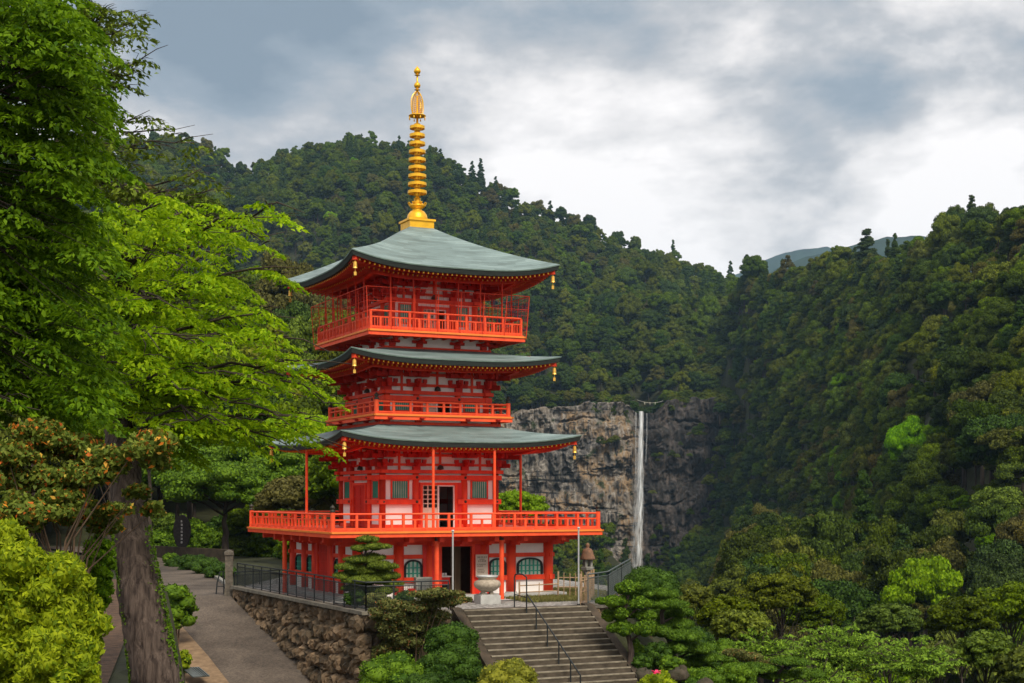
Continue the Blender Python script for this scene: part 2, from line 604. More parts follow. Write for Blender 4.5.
M['lf_shrub'] = leaf_material('leaf_olive_shrub', (0.24, 0.25, 0.05), (0.075, 0.09, 0.020), transl=0.25,
                              spots=[(0.9, (0.16, 0.17, 0.05)), (0.94, (0.35, 0.12, 0.05))], patch=0.3, patch_scale=1.5)
M['lf_yellowbush'] = leaf_material('leaf_golden_bush', (0.330, 0.330, 0.030), (0.130, 0.150, 0.018), transl=0.3, patch=0.25, patch_scale=3)
M['grass'] = leaf_material('yellow_grass', (0.28, 0.26, 0.08), (0.12, 0.13, 0.04), transl=0.3)


# ================================================================== terrain
def px_of(x, y):
    return 512 + F * x / np.maximum(y, 1.0)


def path_z(y):
    return np.where(y >= 75, -5.1 + (y - 75) * 0.012, -5.1 - 0.24 * (75 - y))


PATH_R = [(40, 4.0), (50, -1.4), (62.8, -8.14), (74.6, -14.4), (88.4, -17.8), (99.5, -21.9), (112, -26.9), (135, -39)]
PATH_L = [(40, -2.0), (50, -7.4), (63.6, -13.0), (69.9, -16.3), (75, -18.3), (88, -22.2), (110, -28.8), (130, -42)]


def pr(y):
    return np.interp(y, [a for a, b in PATH_R], [b for a, b in PATH_R])


def pl(y):
    return np.interp(y, [a for a, b in PATH_L], [b for a, b in PATH_L])


SKY1 = ([-900, -400, 0, 150, 185, 215, 240, 262, 300, 345, 400, 440, 500, 560, 620, 680, 740, 800, 1100, 1700],
        [238, 198, 162, 150, 153, 165, 181, 174, 163, 154, 160, 172, 201, 228, 255, 275, 292, 310, 355, 425])
CL_X0, CL_X1 = -36.0, 150.0


def terrain(x, y):
    x, y = np.asarray(x, float), np.asarray(y, float)
    p = np.clip(px_of(x, y), -900, 1700)
    # --- near ground
    zt = -4.75
    s = (x - 0.48) * 0.4305 - (y - 60.55) * 0.9026          # metres in front of the terrace edge
    slope = np.clip(zt - 0.6 * np.maximum(s, 0) - 0.25, -9.5, zt)
    zr = np.where(s > 0, slope, zt)
    # drop to the valley on the right
    r = x - np.interp(y, [62, 69, 74, 82, 90, 100], [4.2, 6.6, 6.6, 4.0, 0.0, -3.0])
    zr = np.where(r > 0, np.minimum(zr, -4.75 - 1.1 * np.minimum(r, 12) - 0.22 * np.maximum(r - 12, 0)), zr)
    zr = np.where((y < 60) & (x > 4), np.minimum(zr, np.maximum(-9.5 - 0.12 * np.maximum(x - 4, 0), -14)), zr)
    # behind the pagoda
    back = y - (92 + 0.2 * x)
    right_back = sstep(-18, -4, x)
    zr = np.where(back > 0, zr - right_back * np.minimum(back * 0.6, 34), zr)
    zr = np.maximum(zr, -56)
    pz = path_z(y)
    # path corridor
    lft, rgt = pl(y), pr(y)
    onpath = x < rgt + 1.1
    zpath = pz - 0.25
    zl = np.where(onpath, zpath, zr)
    # left of the path
    over = lft - x
    zl = np.where(over > 0, zpath + 0.15 + 0.04 * np.clip(over - 2, 0, 60), zl)
    rise = np.maximum(y - 138, 0) * 0.2
    zl = zl + np.where(x < -4, rise * sstep(-4, -24, x), 0)
    # bank in the foreground, left
    near = sstep(58, 52, y)
    bankx = -0.232 * y - 0.2
    bank = sstep(bankx + 1.0, bankx - 0.2, x)
    foot = -1.72 - 0.172 * np.clip(y, 0, 46)
    zbank = np.minimum(-1.75, -2.9 - 0.010 * (y - 22))
    zn = foot * (1 - bank) + np.maximum(zbank, foot) * bank
    z = zl * (1 - near) + zn * near
    # --- far terrain
    zc = (498 - np.interp(p, *SKY1)) / F * 1300
    t = np.clip((y - 927) / 373, 0, 1)
    m1 = 58 + (zc - 58) * t ** 0.85
    m1 = m1 + (fbm(x / 120, y / 160, 3) * 50 - np.abs(fbm(x / 60, y / 200, 17)) * 30 + 8) * np.sin(pi * np.clip(t, 0.0, 1.0)) 
    m1 = m1 - 16 * np.exp(-((x - 84) / 7.5) ** 2) * sstep(1060, 930, y)
    m1 = np.where(y > 1300, zc - (y - 1300) * 0.35, m1)
    cl = sstep(452, 478, p)
    talus = np.interp(p, [440, 500, 560, 610, 640, 680, 705, 740], [30, -10, -26, -34, -52, -45, -30, -10])
    nocl = np.interp(y, [250, 520, 905], [-56, -40, 58])
    withcl = -56 + (talus + 56) * sstep(800, 893, y)
    m1 = np.where(y < 925, nocl * (1 - cl) + withcl * cl, m1)
    m1 = np.maximum(m1, -56)
    w1 = sstep(260, 420, y)
    z = z * (1 - w1) + np.maximum(m1, np.where(x < -20, z - 60 * w1, -60)) * w1
    # --- right hill
    D = np.interp(p, [640, 700, 735, 800, 860, 940, 1024, 1200, 1500], [1000, 970, 945, 850, 720, 560, 450, 350, 300])
    yc = np.interp(p, [640, 690, 730, 760, 800, 840, 870, 900, 940, 1000, 1024, 1200, 1600], [284, 286, 288, 291, 290, 278, 287, 276, 264, 254, 244, 205, 150])
    zc2 = (498 - yc) / F * D
    D0 = np.interp(p, [715, 735, 780, 850, 920, 1000], [880, 835, 680, 460, 260, 185])
    t2 = np.clip((y - D0) / np.maximum(D - D0, 20), 0, 1)
    f2 = -24 + (zc2 + 24) * t2 ** 1.05 + fbm(x / 70, y / 70, 11) * 16 * np.sin(pi * t2)
    f2 = np.where(y > D, zc2 - (y - D) * 0.30, f2)
    w = sstep(708, 752, p) * sstep(120, 200, y)
    z = np.maximum(z, z * (1 - w) + f2 * w)
    return z + fbm(x / 9, y / 9, 5) * 0.25 * sstep(80, 140, y)


def ground_mat():
    m = material('forest_floor', (0.040, 0.045, 0.016), 0.95, col2=(0.018, 0.020, 0.009), scale=0.8, bump=0.5, bscale=4)  # dark floor colour, also standing in for shade in gaps between trees
    return m


def spacing(breaks):
    out = []
    for a, b, st in breaks:
        out.append(np.arange(a, b, st))
    return np.concatenate(out)


def grid_faces(ny, nx):
    i = np.arange(ny - 1)[:, None] * nx + np.arange(nx - 1)[None, :]
    return np.stack([i, i + 1, i + nx + 1, i + nx], -1).reshape(-1, 4)


xs = spacing([(-3000, -1200, 150), (-1200, -500, 35), (-500, -60, 12), (-60, -25, 2.5), (-25, 25, 0.8), (25, 60, 2.5), (60, 600, 12), (600, 1200, 40), (1200, 3001, 150)])
ys = spacing([(-400, -20, 40), (-20, 0, 4), (0, 110, 0.9), (110, 160, 3), (160, 880, 12), (880, 930, 3.5), (930, 1500, 14), (1500, 2400, 60), (2400, 6201, 400)])
GX, GY = np.meshgrid(xs, ys)
GZ = terrain(GX, GY)
GZ = np.where(GY > 1700, np.maximum(GZ, -150) * 0 - 120, GZ)
ground = mesh_np('ground', np.stack([GX, GY, GZ], -1).reshape(-1, 3), grid_faces(len(ys), len(xs)), ground_mat(), smooth=True)
tag(ground, kind='structure')


def far_ridge(name, y0, prof, depth, mat):
    ps = np.linspace(prof[0][0], prof[-1][0], 140)
    yy = np.interp(ps, [a for a, b in prof], [b for a, b in prof]) + fbm(ps / 12, ps * 0, 4) * 2.0
    rows = []
    for k, t in enumerate(np.linspace(0, 1, 14)):
        yd = y0 - depth * (1 - t)
        zt = (498 - yy) / F * y0
        z = -120 + (zt + 120) * t ** 0.8 + fbm(ps / 20, ps * 0 + t * 7, 9) * 60 * np.sin(pi * t)
        rows.append(np.stack([(ps - 512) / F * y0, np.full_like(ps, yd), z], -1))
    zt = (498 - yy) / F * y0
    rows.append(np.stack([(ps - 512) / F * y0, np.full_like(ps, y0 + depth), zt * 0 - 120], -1))
    v = np.array(rows)
    o = mesh_np(name, v.reshape(-1, 3), grid_faces(len(rows), len(ps)), mat, smooth=True)
    return tag(o, kind='structure')


M['far_forest'] = material('far_forest_cover', (0.030, 0.060, 0.045), 0.95, col2=(0.014, 0.030, 0.025), scale=0.02, bump=1.0, bscale=0.06)
far_ridge('distant_hills', 4600, [(560, 330), (700, 290), (740, 273), (768, 259), (800, 249), (825, 246), (860, 255), (900, 262), (1000, 290), (1200, 330)], 1500, M['far_forest'])
far_ridge('hills_behind_ridge', 2700, [(640, 330), (740, 290), (775, 270), (806, 256), (842, 248), (861, 243), (884, 237), (920, 236), (1000, 250), (1300, 330)], 800, M['far_forest'])


# ------------------------------------------------------------------ cliff
def cliff_mat():
    m = bpy.data.materials.new('layered_cliff_rock')
    m.use_nodes = True
    t = m.node_tree
    L = t.links.new
    b = t.nodes['Principled BSDF']
    b.inputs['Roughness'].default_value = 0.9
    tc = N(t, 'ShaderNodeTexCoord')

    def noise(sc, st, det=6, dist=0.0, rough=0.6):
        mp = N(t, 'ShaderNodeMapping')
        mp.inputs['Scale'].default_value = st
        L(tc.outputs['Object'], mp.inputs[0])
        n = N(t, 'ShaderNodeTexNoise')
        n.inputs['Scale'].default_value = sc
        n.inputs['Detail'].default_value = det
        n.inputs['Distortion'].default_value = dist
        n.inputs['Roughness'].default_value = rough
        L(mp.outputs[0], n.inputs['Vector'])
        return n.outputs[0]

    def mixc(f, a, bcol):
        mx = N(t, 'ShaderNodeMix', data_type='RGBA')
        L(f, mx.inputs[0])
        for i, c in ((6, a), (7, bcol)):
            if isinstance(c, tuple):
                mx.inputs[i].default_value = (*c, 1)
            else:
                L(c, mx.inputs[i])
        return mx.outputs[2]

    def ramp(f, a, bb):
        r = N(t, 'ShaderNodeMapRange', interpolation_type='SMOOTHSTEP')
        r.inputs['From Min'].default_value = a
        r.inputs['From Max'].default_value = bb
        L(f, r.inputs['Value'])
        return r.outputs[0]
    c = mixc(ramp(noise(0.035, (1, 1, 1), 5, 0.5), 0.42, 0.60), (0.085, 0.080, 0.078), (0.175, 0.148, 0.120))
    c = mixc(ramp(noise(0.045, (1, 1, 1.4), 3), 0.47, 0.60), c, (0.27, 0.185, 0.105))
    c = mixc(ramp(noise(0.40, (1, 1, 0.07), 5), 0.45, 0.66), c, (0.29, 0.265, 0.235))      # pale vertical bleaching
    c = mixc(ramp(noise(0.22, (1, 1, 0.10), 6), 0.54, 0.64), c, (0.030, 0.028, 0.028))   # dark water stains
    c = mixc(ramp(noise(0.22, (0.13, 0.13, 1.9), 6, 1.2, 0.6), 0.585, 0.615), c, (0.010, 0.009, 0.009))  # bedding cracks
    c = mixc(ramp(noise(0.10, (1, 1, 1), 6), 0.58, 0.66), c, (0.038, 0.050, 0.018))      # moss and scrub
    sx = N(t, 'ShaderNodeSeparateXYZ')
    L(tc.outputs['Object'], sx.inputs[0])
    # wet, dark rock around and right of the falls
    wet = M2(t, 'MULTIPLY', ramp(sx.outputs[0], 72, 84), 0.92)
    c = mixc(wet, c, mixc(ramp(noise(0.22, (1, 1, 0.5), 7, 0.8), 0.45, 0.66), (0.014, 0.013, 0.013), (0.085, 0.070, 0.065)))
    L(c, b.inputs['Base Color'])
    bp = N(t, 'ShaderNodeBump')
    bp.inputs['Strength'].default_value = 1.0
    bp.inputs['Distance'].default_value = 1.0
    L(noise(0.5, (1, 1, 0.6), 9, 0.6, 0.7), bp.inputs['Height'])
    L(bp.outputs[0], b.inputs['Normal'])
    return m


def build_cliff():
    nx, nz = 420, 260
    X = np.linspace(CL_X0, CL_X1, nx)
    top = np.interp(512 + F * X / 900, [440, 500, 560, 600, 630, 637, 641, 655, 660, 668, 690, 725, 742, 760],
                    [402, 411, 407, 402, 404, 411, 413, 413, 409, 401, 399, 398, 408, 420])
    zt = (498 - top) / F * 900 + fbm(X / 6, X * 0, 31) * 2.5
    Tt = np.linspace(0, 1, nz)
    XX, TT = np.meshgrid(X, Tt)
    ZZ = -66 + (zt[None, :] + 66) * TT
    col = fbm(XX / 9, ZZ / 60, 41, 4) * 5.5
    col2 = np.abs(fbm(XX / 3.4, ZZ / 30, 43, 3)) * 2.4
    ledge = 0
    for zl, wl, am, sd in ((34, 1.2, 3.0, 1), (14, 1.5, 3.5, 2), (-6, 1.5, 3.0, 3), (-26, 2, 4.0, 4), (45, 1, 1.5, 5)):
        zz = ZZ - zl - fbm(XX / 22, XX * 0 + sd, 50 + sd, 4) * 9
        ledge = ledge - am * (1 / (1 + np.exp(zz / wl)))       # lower part stands further out
        ledge = ledge + 5.5 * np.exp(-((zz + 1.0) / 0.75) ** 2) * sstep(-0.15, 0.25, fbm(XX / 18, ZZ / 30, 80 + sd, 2))   # recess under each ledge
    fine = fbm(XX / 2.2, ZZ / 2.6, 61, 3) * 0.7
    blk = np.floor(fbm(XX / 9, ZZ / 13, 71, 3) * 5) * 1.5 + np.floor(fbm(XX / 3.5, ZZ / 5, 73, 2) * 4) * 0.6
    YY = 902 + col + col2 + ledge * 0.6 + fine + blk
    notch = np.exp(-((XX - 83) / 7.0) ** 2)
    YY = YY + notch * 7
    bend = np.maximum(XX - 118, 0) * 0.25
    YY = YY + bend
    v = np.stack([XX, YY, ZZ], -1)
    back = v[-1].copy()
    back[:, 1] += 34
    back[:, 2] += 3 - 14 * np.exp(-((X - 84) / 7.0) ** 2)
    v = np.concatenate([v, back[None]], 0)
    o = mesh_np('cliff', v.reshape(-1, 3), grid_faces(nz + 1, nx), cliff_mat(), smooth=False)
    tag(o, kind='structure')


build_cliff()


def water_mat():
    m = bpy.data.materials.new('falling_water')
    m.use_nodes = True
    t = m.node_tree
    L = t.links.new
    b = t.nodes['Principled BSDF']
    b.inputs['Base Color'].default_value = (0.80, 0.84, 0.88, 1)
    b.inputs['Roughness'].default_value = 0.6
    uv = N(t, 'ShaderNodeUVMap')
    uv.uv_map = 'UVMap'
    mp = N(t, 'ShaderNodeMapping')
    mp.inputs['Scale'].default_value = (9, 2.2, 1)
    L(uv.outputs[0], mp.inputs[0])
    no = N(t, 'ShaderNodeTexNoise')
    no.inputs['Scale'].default_value = 1.0
    no.inputs['Detail'].default_value = 7
    L(mp.outputs[0], no.inputs['Vector'])
    sp = N(t, 'ShaderNodeSeparateXYZ')
    L(uv.outputs[0], sp.inputs[0])
    ed = M2(t, 'SUBTRACT', 1.0, M2(t, 'POWER', M2(t, 'ABSOLUTE', M2(t, 'SUBTRACT', M2(t, 'MULTIPLY', sp.outputs[0], 2), 1)), 1.6))
    a = M2(t, 'MULTIPLY', ed, M2(t, 'SUBTRACT', M2(t, 'ADD', M2(t, 'MULTIPLY', M2(t, 'SUBTRACT', no.outputs[0], 0.5), 4.0), 0.85), M2(t, 'MULTIPLY', sp.outputs[1], 0.10)), clamp=True)
    L(a, b.inputs['Alpha'])
    return m


def strip(name, pts, mat, parent):
    """falling sheet: list of (px, py, half width in px) at the cliff, bulging towards the viewer"""
    rows, uvs = [], []
    n = 9
    d = 889.0
    P = np.array(pts, float)
    T = np.linspace(0, 1, 60)
    yy = P[0, 1] + (P[-1, 1] - P[0, 1]) * T
    cx = np.interp(yy, P[:, 1], P[:, 0]) + fbm(T * 9, T * 0, 5) * 0.5
    hw = np.interp(yy, P[:, 1], P[:, 2]) * (1 + fbm(T * 14, T * 0, 8) * 0.25)
    for j in range(60):
        for i in range(n):
            s = i / (n - 1) * 2 - 1
            x, y, z = at(cx[j] + s * hw[j], yy[j], d)
            rows.append((x, y - 1.2 * (1 - s * s) - 3 * T[j] ** 0.5 + 4, z))
            uvs.append((i / (n - 1), T[j] * (P[-1, 1] - P[0, 1]) / 40))
    fc = grid_faces(60, n)
    o = mesh_np(name, np.array(rows), fc, mat, parent, smooth=True)
    uvl = o.data.uv_layers.new(name='UVMap')
    U = np.array(uvs)[fc.ravel()]
    uvl.data.foreach_set('uv', U.astype(np.float32).ravel())
    return o


M['water'] = water_mat()
M['water_veil'] = M['water'].copy()
M['water_veil'].name = 'water_spray_veil'
_n = [n for n in M['water_veil'].node_tree.nodes if n.type == 'MATH' and n.use_clamp][0]
_t = M['water_veil'].node_tree
_m = M2(_t, 'MULTIPLY', _n.outputs[0], 0.38)
_t.links.new(_m, _t.nodes['Principled BSDF'].inputs['Alpha'])
wf = empty('waterfall', (0, 0, 0))
tag(wf, 'tall thin white waterfall dropping down the grey cliff', None, None, 'structure')
strip('water_stream', [(642, 411, 2.6), (641.5, 440, 3.0), (641, 500, 3.4), (639.5, 545, 4.2), (638.5, 592, 5.0)], M['water'], wf)
strip('water_veil', [(640, 430, 1.5), (638, 500, 4.5), (636, 545, 6.5), (635, 592, 9.5)], M['water_veil'], wf)
strip('side_stream', [(636.5, 412, 0.9), (636, 440, 1.1), (635.5, 480, 1.3)], M['water_veil'], wf)
strip('side_stream', [(647.5, 413, 0.7), (647, 440, 0.9), (645.5, 462, 0.8)], M['water_veil'], wf)

rp = MB()
pts = [at(637 + 26 * t, 399.8 + 2.5 * (1 - (2 * t - 1) ** 2) + 1.0 * t, 888) for t in np.linspace(0, 1, 12)]
rp.tube(pts, 0.07, 5)
for t in (0.3, 0.5, 0.7):
    x, y, z = at(637 + 26 * t, 402, 888)
    rp.bar((x, y, z), (x, y, z - 1.5), 0.22, 0.08)
tag(rp.build('sacred_rope', M['rope']), 'white straw rope with paper strips hung across the lip of the waterfall', 'rope')

# ================================================================== pagoda
PHI = math.atan2(0.4305, 0.9026)
PC = Vector((-4.58, 70.1, -4.58))
pag = empty('pagoda', PC, PHI, 'vermilion three storey pagoda with green copper roofs and a golden spire', 'pagoda')


def rot(k):
    return Matrix.Rotation(k * pi / 2, 4, 'Z')


def side_mb(k):
    return MB(rot(k))


def uvgrid(o, fc, uvs):
    uvl = o.data.uv_layers.new(name='UVMap')
    uvl.data.foreach_set('uv', np.array(uvs)[fc.ravel()].astype(np.float32).ravel())


def make_roof(hin, zin, hout, zmid, lift, hwall, concave=0.35):
    nu, ns = 49, 15
    V, UV, FC = [], [], []
    base = 0
    run = sqrt((hout - hin) ** 2 + (zin - zmid) ** 2)

    def topz(s, u):
        """s 0 at the eave, 1 at the top"""
        z = zmid + (zin - zmid) * ((1 - concave) * s + concave * s * s)
        return z + lift * abs(u) ** 3.2 * (1 - s) ** 1.5
    for k in range(4):
        R = rot(k)
        for j in range(ns):
            s = j / (ns - 1)
            h = hout + (hin - hout) * s
            for i in range(nu):
                u = -1 + 2 * i / (nu - 1)
                flare = 1 + 0.012 * abs(u) ** 4 * (1 - s)
                p = R @ Vector((u * h * flare, -h * flare, topz(s, u)))
                V.append(tuple(p))
                UV.append((u * h, s * run))
        g = grid_faces(ns, nu) + base
        FC.append(g)
        base += nu * ns
    FC = np.concatenate(FC)
    o = mesh_np('roof', np.array(V), FC, M['roof'], pag, smooth=True)
    uvgrid(o, FC, UV)
    # eave edge: pale lip, then dark layered band
    for nm, mt, d0, d1, t0, t1 in (('roof_lip', M['roof_lip'], 0.012, -0.10, 0.0, 0.05), ('eave_edge', M['roof_edge'], -0.02, -0.14, 0.05, 0.26)):
        b = MB()
        for k in range(4):
            R = rot(k)
            for i in range(nu - 1):
                q = []
                for ii in (i, i + 1):
                    u = -1 + 2 * ii / (nu - 1)
                    fl = 1 + 0.012 * abs(u) ** 4
                    for (dd, tt) in ((d0, t0), (d0 - (t1 - t0) * 0.25, t1), (d1 - 0.25, t1), (d1 - 0.25, t0 + 0.01)):
                        h = (hout + dd) * fl
                        q.append(R @ Vector((u * h, -h, topz(0, u) - tt)))
                b.add(q, [(0, 1, 5, 4), (1, 2, 6, 5), (3, 7, 6, 2)])
        b.build(nm, mt, o)
    # soffit board, rafters, gilded rafter ends
    ze = zmid - 0.28
    rise = 0.16

    def zs(h, u):
        return ze + (hout - h) * rise + lift * abs(u) ** 3.2 * max(0, (h - hwall) / (hout - hwall))
    sb = MB()
    for k in range(4):
        R = rot(k)
        for j in range(6):
            h0 = hwall + (hout - 0.2 - hwall) * j / 6
            h1 = hwall + (hout - 0.2 - hwall) * (j + 1) / 6
            for i in range(24):
                u0, u1 = -1 + i / 12, -1 + (i + 1) / 12
                sb.add([R @ Vector((u0 * h0, -h0, zs(h0, u0) + 0.03)), R @ Vector((u1 * h0, -h0, zs(h0, u1) + 0.03)),
                        R @ Vector((u1 * h1, -h1, zs(h1, u1) + 0.03)), R @ Vector((u0 * h1, -h1, zs(h1, u0) + 0.03))], [(0, 1, 2, 3)])
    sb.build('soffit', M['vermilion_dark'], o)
    ra, ca, pu = MB(), MB(), MB()
    n = int(2 * hout / 0.235)
    for k in range(4):
        ra.T = ca.T = pu.T = rot(k)
        for i in range(n + 1):
            x = -hout * 0.965 + 2 * hout * 0.965 * i / n
            for ho, hi, dz in ((hout - 0.22, hout - 1.15, -0.02), (hout - 0.95, hwall, -0.17)):
                a = max(hi, abs(x) + 0.05)
                if a >= ho:
                    continue
                u = x / ho
                lf = lift * abs(x / hout) ** 3.2
                zo = ze + (hout - ho) * rise + lf + dz - 0.04
                zi = zo + (ho - a) * rise - lf * (ho - a) / (hout - hwall)
                ra.bar((x, -ho, zo), (x, -a, zi), 0.085, 0.11)
                ra.mi = 1
                ra.bar((x, -ho - 0.012, zo), (x, -ho + 0.01, zo), 0.062, 0.075)
                ra.mi = 0
        # hanging fascia and inner purlin
        m = 24
        for i in range(m):
            u0, u1 = -1 + 2 * i / m, -1 + 2 * (i + 1) / m
            for hh, dz, w, hg in ((hout - 0.17, 0.07, 0.07, 0.10), (hout - 0.98, -0.035, 0.10, 0.10), (hout - 1.45, -0.30, 0.18, 0.2)):
                pu.bar((u0 * hh, -hh, ze + (hout - hh) * rise + lift * abs(u0) ** 3.2 * (hh / hout) ** 3 + dz),
                       (u1 * hh, -hh, ze + (hout - hh) * rise + lift * abs(u1) ** 3.2 * (hh / hout) ** 3 + dz), w, hg)
        # hip rafter at the corner
        pu.bar((-hout + 0.12, -hout + 0.12, ze + lift - 0.05), (-hwall, -hwall, ze + (hout - hwall) * rise - 0.2), 0.2, 0.26)
    ra.build('rafters', [M['vermilion'], M['gold']], o)
    pu.build('purlins', M['vermilion'], o)
    return o, (lambda h, u: zs(h, u))


def wind_bell(parent, x, y, z):
    b = MB()
    b.cyl(x, y, z - 0.22, z, 0.018, 6)
    b.lathe([(0.04, -0.22), (0.075, -0.26), (0.085, -0.36), (0.09, -0.48), (0.11, -0.53), (0.09, -0.53)], (x, y, z), 12)
    b.cyl(x, y, z - 0.68, z - 0.56, 0.015, 6)
    b.box(x - 0.06, x + 0.06, y - 0.008, y + 0.008, z - 0.84, z - 0.68)
    b.build('wind_bell', M['brass'], parent)


def bracket_mesh(b, x, h, z0, z1, corner=False):
    """stepped bracket cluster carrying the eave on the front face at x"""
    n = 3
    dz = (z1 - z0) / (n + 0.35)
    b.box(x - 0.17, x + 0.17, -h - 0.19, -h + 0.1, z0, z0 + dz * 0.42)
    for i in range(n):
        za = z0 + dz * (0.42 + i)
        out = 0.34 * (i + 1)
        wd = 0.48 + 0.13 * i
        b.box(x - 0.065, x + 0.065, -h - out - 0.12, -h + 0.05, za, za + dz * 0.5)
        b.box(x - 0.05, x + 0.05, -h - out - 0.22, -h - out - 0.12, za + dz * 0.15, za + dz * 0.5)
        b.box(x - wd, x + wd, -h - out * 0.0 - 0.10, -h - out * 0.0 + 0.02, za + 0.005, za + dz * 0.42)
        if i > 0:
            o2 = 0.34 * i
            b.box(x - wd * 0.85, x + wd * 0.85, -h - o2 - 0.07, -h - o2 + 0.05, za, za + dz * 0.40)
            for sx in (-0.85, -0.42, 0.42, 0.85):
                b.box(x + sx * wd - 0.085, x + sx * wd + 0.085, -h - o2 - 0.1, -h - o2 + 0.08, za + dz * 0.405, za + dz * 0.72)
        for sx in (-1, 0, 1):
            b.box(x + sx * wd * 0.85 - 0.09, x + sx * wd * 0.85 + 0.09, -h - 0.135, -h + 0.03, za + dz * 0.425, za + dz * 0.78)
        b.box(x - 0.10, x + 0.10, -h - out - 0.1, -h - out + 0.1, za + dz * 0.505, za + dz * 0.80)
    if corner:
        for i in range(n + 1):
            za = z0 + dz * (0.42 + i) * 0.98
            o = 0.36 * (i + 1) + 0.15
            b.bar((x - 0, -h, za + 0.05), (x + math.copysign(o, x), -h - o, za + 0.05), 0.14, dz * 0.5)


def hall(h, z0, z1, zsof, xs, door, windows, fitting=True, twobeam=True, midbeam=None):
    """body of a storey; xs: column positions; door: (x0,x1,top); windows: list of (x0,x1,z0,z1)"""
    rc = 0.15
    # plaster walls, with the door left open
    for k in range(4):
        w = side_mb(k)
        dx0, dx1, dt = door
        w.box(-h + 0.02, dx0, -h + 0.02, -h + 0.10, z0, z1)
        w.box(dx1, h - 0.02, -h + 0.02, -h + 0.10, z0, z1)
        w.box(dx0, dx1, -h + 0.02, -h + 0.10, dt, z1)
        w.box(-h + 0.02, h - 0.02, -h + 0.02, -h + 0.10, z1 + 0.001, zsof)
        w.build('wall', M['plaster'], pag)
    fl = MB()
    fl.box(-h + 0.11, h - 0.11, -h + 0.11, h - 0.11, z0 - 0.02, z0 + 0.03)
    fl.build('inner_floor', M['dark_wood'], pag)
    # columns
    seen = set()
    for k in range(4):
        for x in xs:
            p = rot(k) @ Vector((x, -h, 0))
            key = (round(p.x, 1), round(p.y, 1))
            if key in seen:
                continue
            seen.add(key)
            c = MB()
            c.cyl(p.x, p.y, z0, z1 - 0.02, rc, 18)
            c.build('column', M['vermilion'], pag, smooth=True)
    for k in range(4):
        b = side_mb(k)
        e = h + 0.34
        b.box(-e, e, -h - 0.17, -h + 0.17, z1 - 0.16, z1 + 0.0)
        if twobeam:
            b.box(-e + 0.1, e - 0.1, -h - 0.19, -h + 0.12, z1 - 0.46, z1 - 0.24)
        if midbeam:
            b.box(-e + 0.12, door[0] - 0.12, -h - 0.18, -h + 0.1, midbeam[0], midbeam[1])
            b.box(door[1] + 0.12, e - 0.12, -h - 0.18, -h + 0.1, midbeam[0], midbeam[1])
        b.box(-h, door[0] - 0.1, -h - 0.12, -h + 0.1, z0 + 0.0, z0 + 0.16)
        b.box(door[1] + 0.1, h, -h - 0.12, -h + 0.1, z0 + 0.0, z0 + 0.16)
        # rows between the brackets
        dz = (zsof - z1) / 3.35
        for i in (0, 1):
            za = z1 + dz * (0.42 + i)
            b.box(-h, h, -h - 0.045, -h + 0.05, za, za + dz * 0.26)
        for a, c in zip(xs[:-1], xs[1:]):
            m = (a + c) / 2
            b.box(m - 0.05, m + 0.05, -h - 0.052, -h + 0.04, z1, zsof)
        if fitting:
            fx = b
            fx.mi = 1
            for x in xs:
                for zf in ([z1 - 0.35] if twobeam else []) + ([sum(midbeam) / 2] if midbeam else []):
                    fx.lathe([(0.07, 0), (0.05, 0.03), (0.015, 0.05)], (0, 0, 0), 10)
                    # turn the little dome to face outwards
                    nv = 30
                    for q in range(len(fx.v) - nv, len(fx.v)):
                        pt = rot(-k) @ Vector(fx.v[q])
                        fx.v[q] = tuple(rot(k) @ Vector((x + pt.x, -h - 0.19 - pt.z, zf + pt.y)))
        b.build('tie_beam', [M['vermilion'], M['metal_fix']], pag)
    # brackets: one object per cluster
    zb = zsof - 0.12
    proto = {}
    for x in xs:
        b = MB()
        bracket_mesh(b, x, h, z1 + 0.0, zb, corner=abs(x) > h - 0.05)
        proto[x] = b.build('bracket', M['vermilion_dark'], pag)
    for k in range(1, 4):
        for x in xs:
            c = proto[x].copy()
            COL.objects.link(c)
            c.parent = pag
            c.rotation_euler = (0, 0, k * pi / 2)
    for k in range(4):
        km = side_mb(k)
        km.lathe([(0.02, 0), (0.16, 0.02), (0.13, 0.14), (0.05, 0.22)], (0, -h - 0.06, z1 + 0.02), 10)
        km.build('frog_leg_strut', M['metal_fix'], pag)
    # windows with vertical lattice
    for k in range(4):
        for (x0, x1, a, b_) in windows:
            f = side_mb(k)
            yy = -h - 0.04
            f.box(x0 - 0.07, x0, yy, -h + 0.05, a - 0.05, b_ + 0.05)
            f.box(x1, x1 + 0.07, yy, -h + 0.05, a - 0.05, b_ + 0.05)
            f.box(x0, x1, yy, -h + 0.05, b_, b_ + 0.05)
            f.box(x0, x1, yy, -h + 0.05, a - 0.05, a)
            fo = f.build('window', M['vermilion'], pag)
            p = side_mb(k)
            p.box(x0, x1, -h - 0.002, -h + 0.04, a, b_)
            p.build('window_pane', M['green_pane'] if k == 0 else M['dark_pane'], fo)
            l = side_mb(k)
            nb = max(4, int((x1 - x0) / 0.1))
            for i in range(nb):
                xx = x0 + (i + 0.5) * (x1 - x0) / nb
                l.box(xx - 0.027, xx + 0.027, -h - 0.035, -h - 0.006, a, b_)
            l.build('window_lattice', M['teal'], fo)
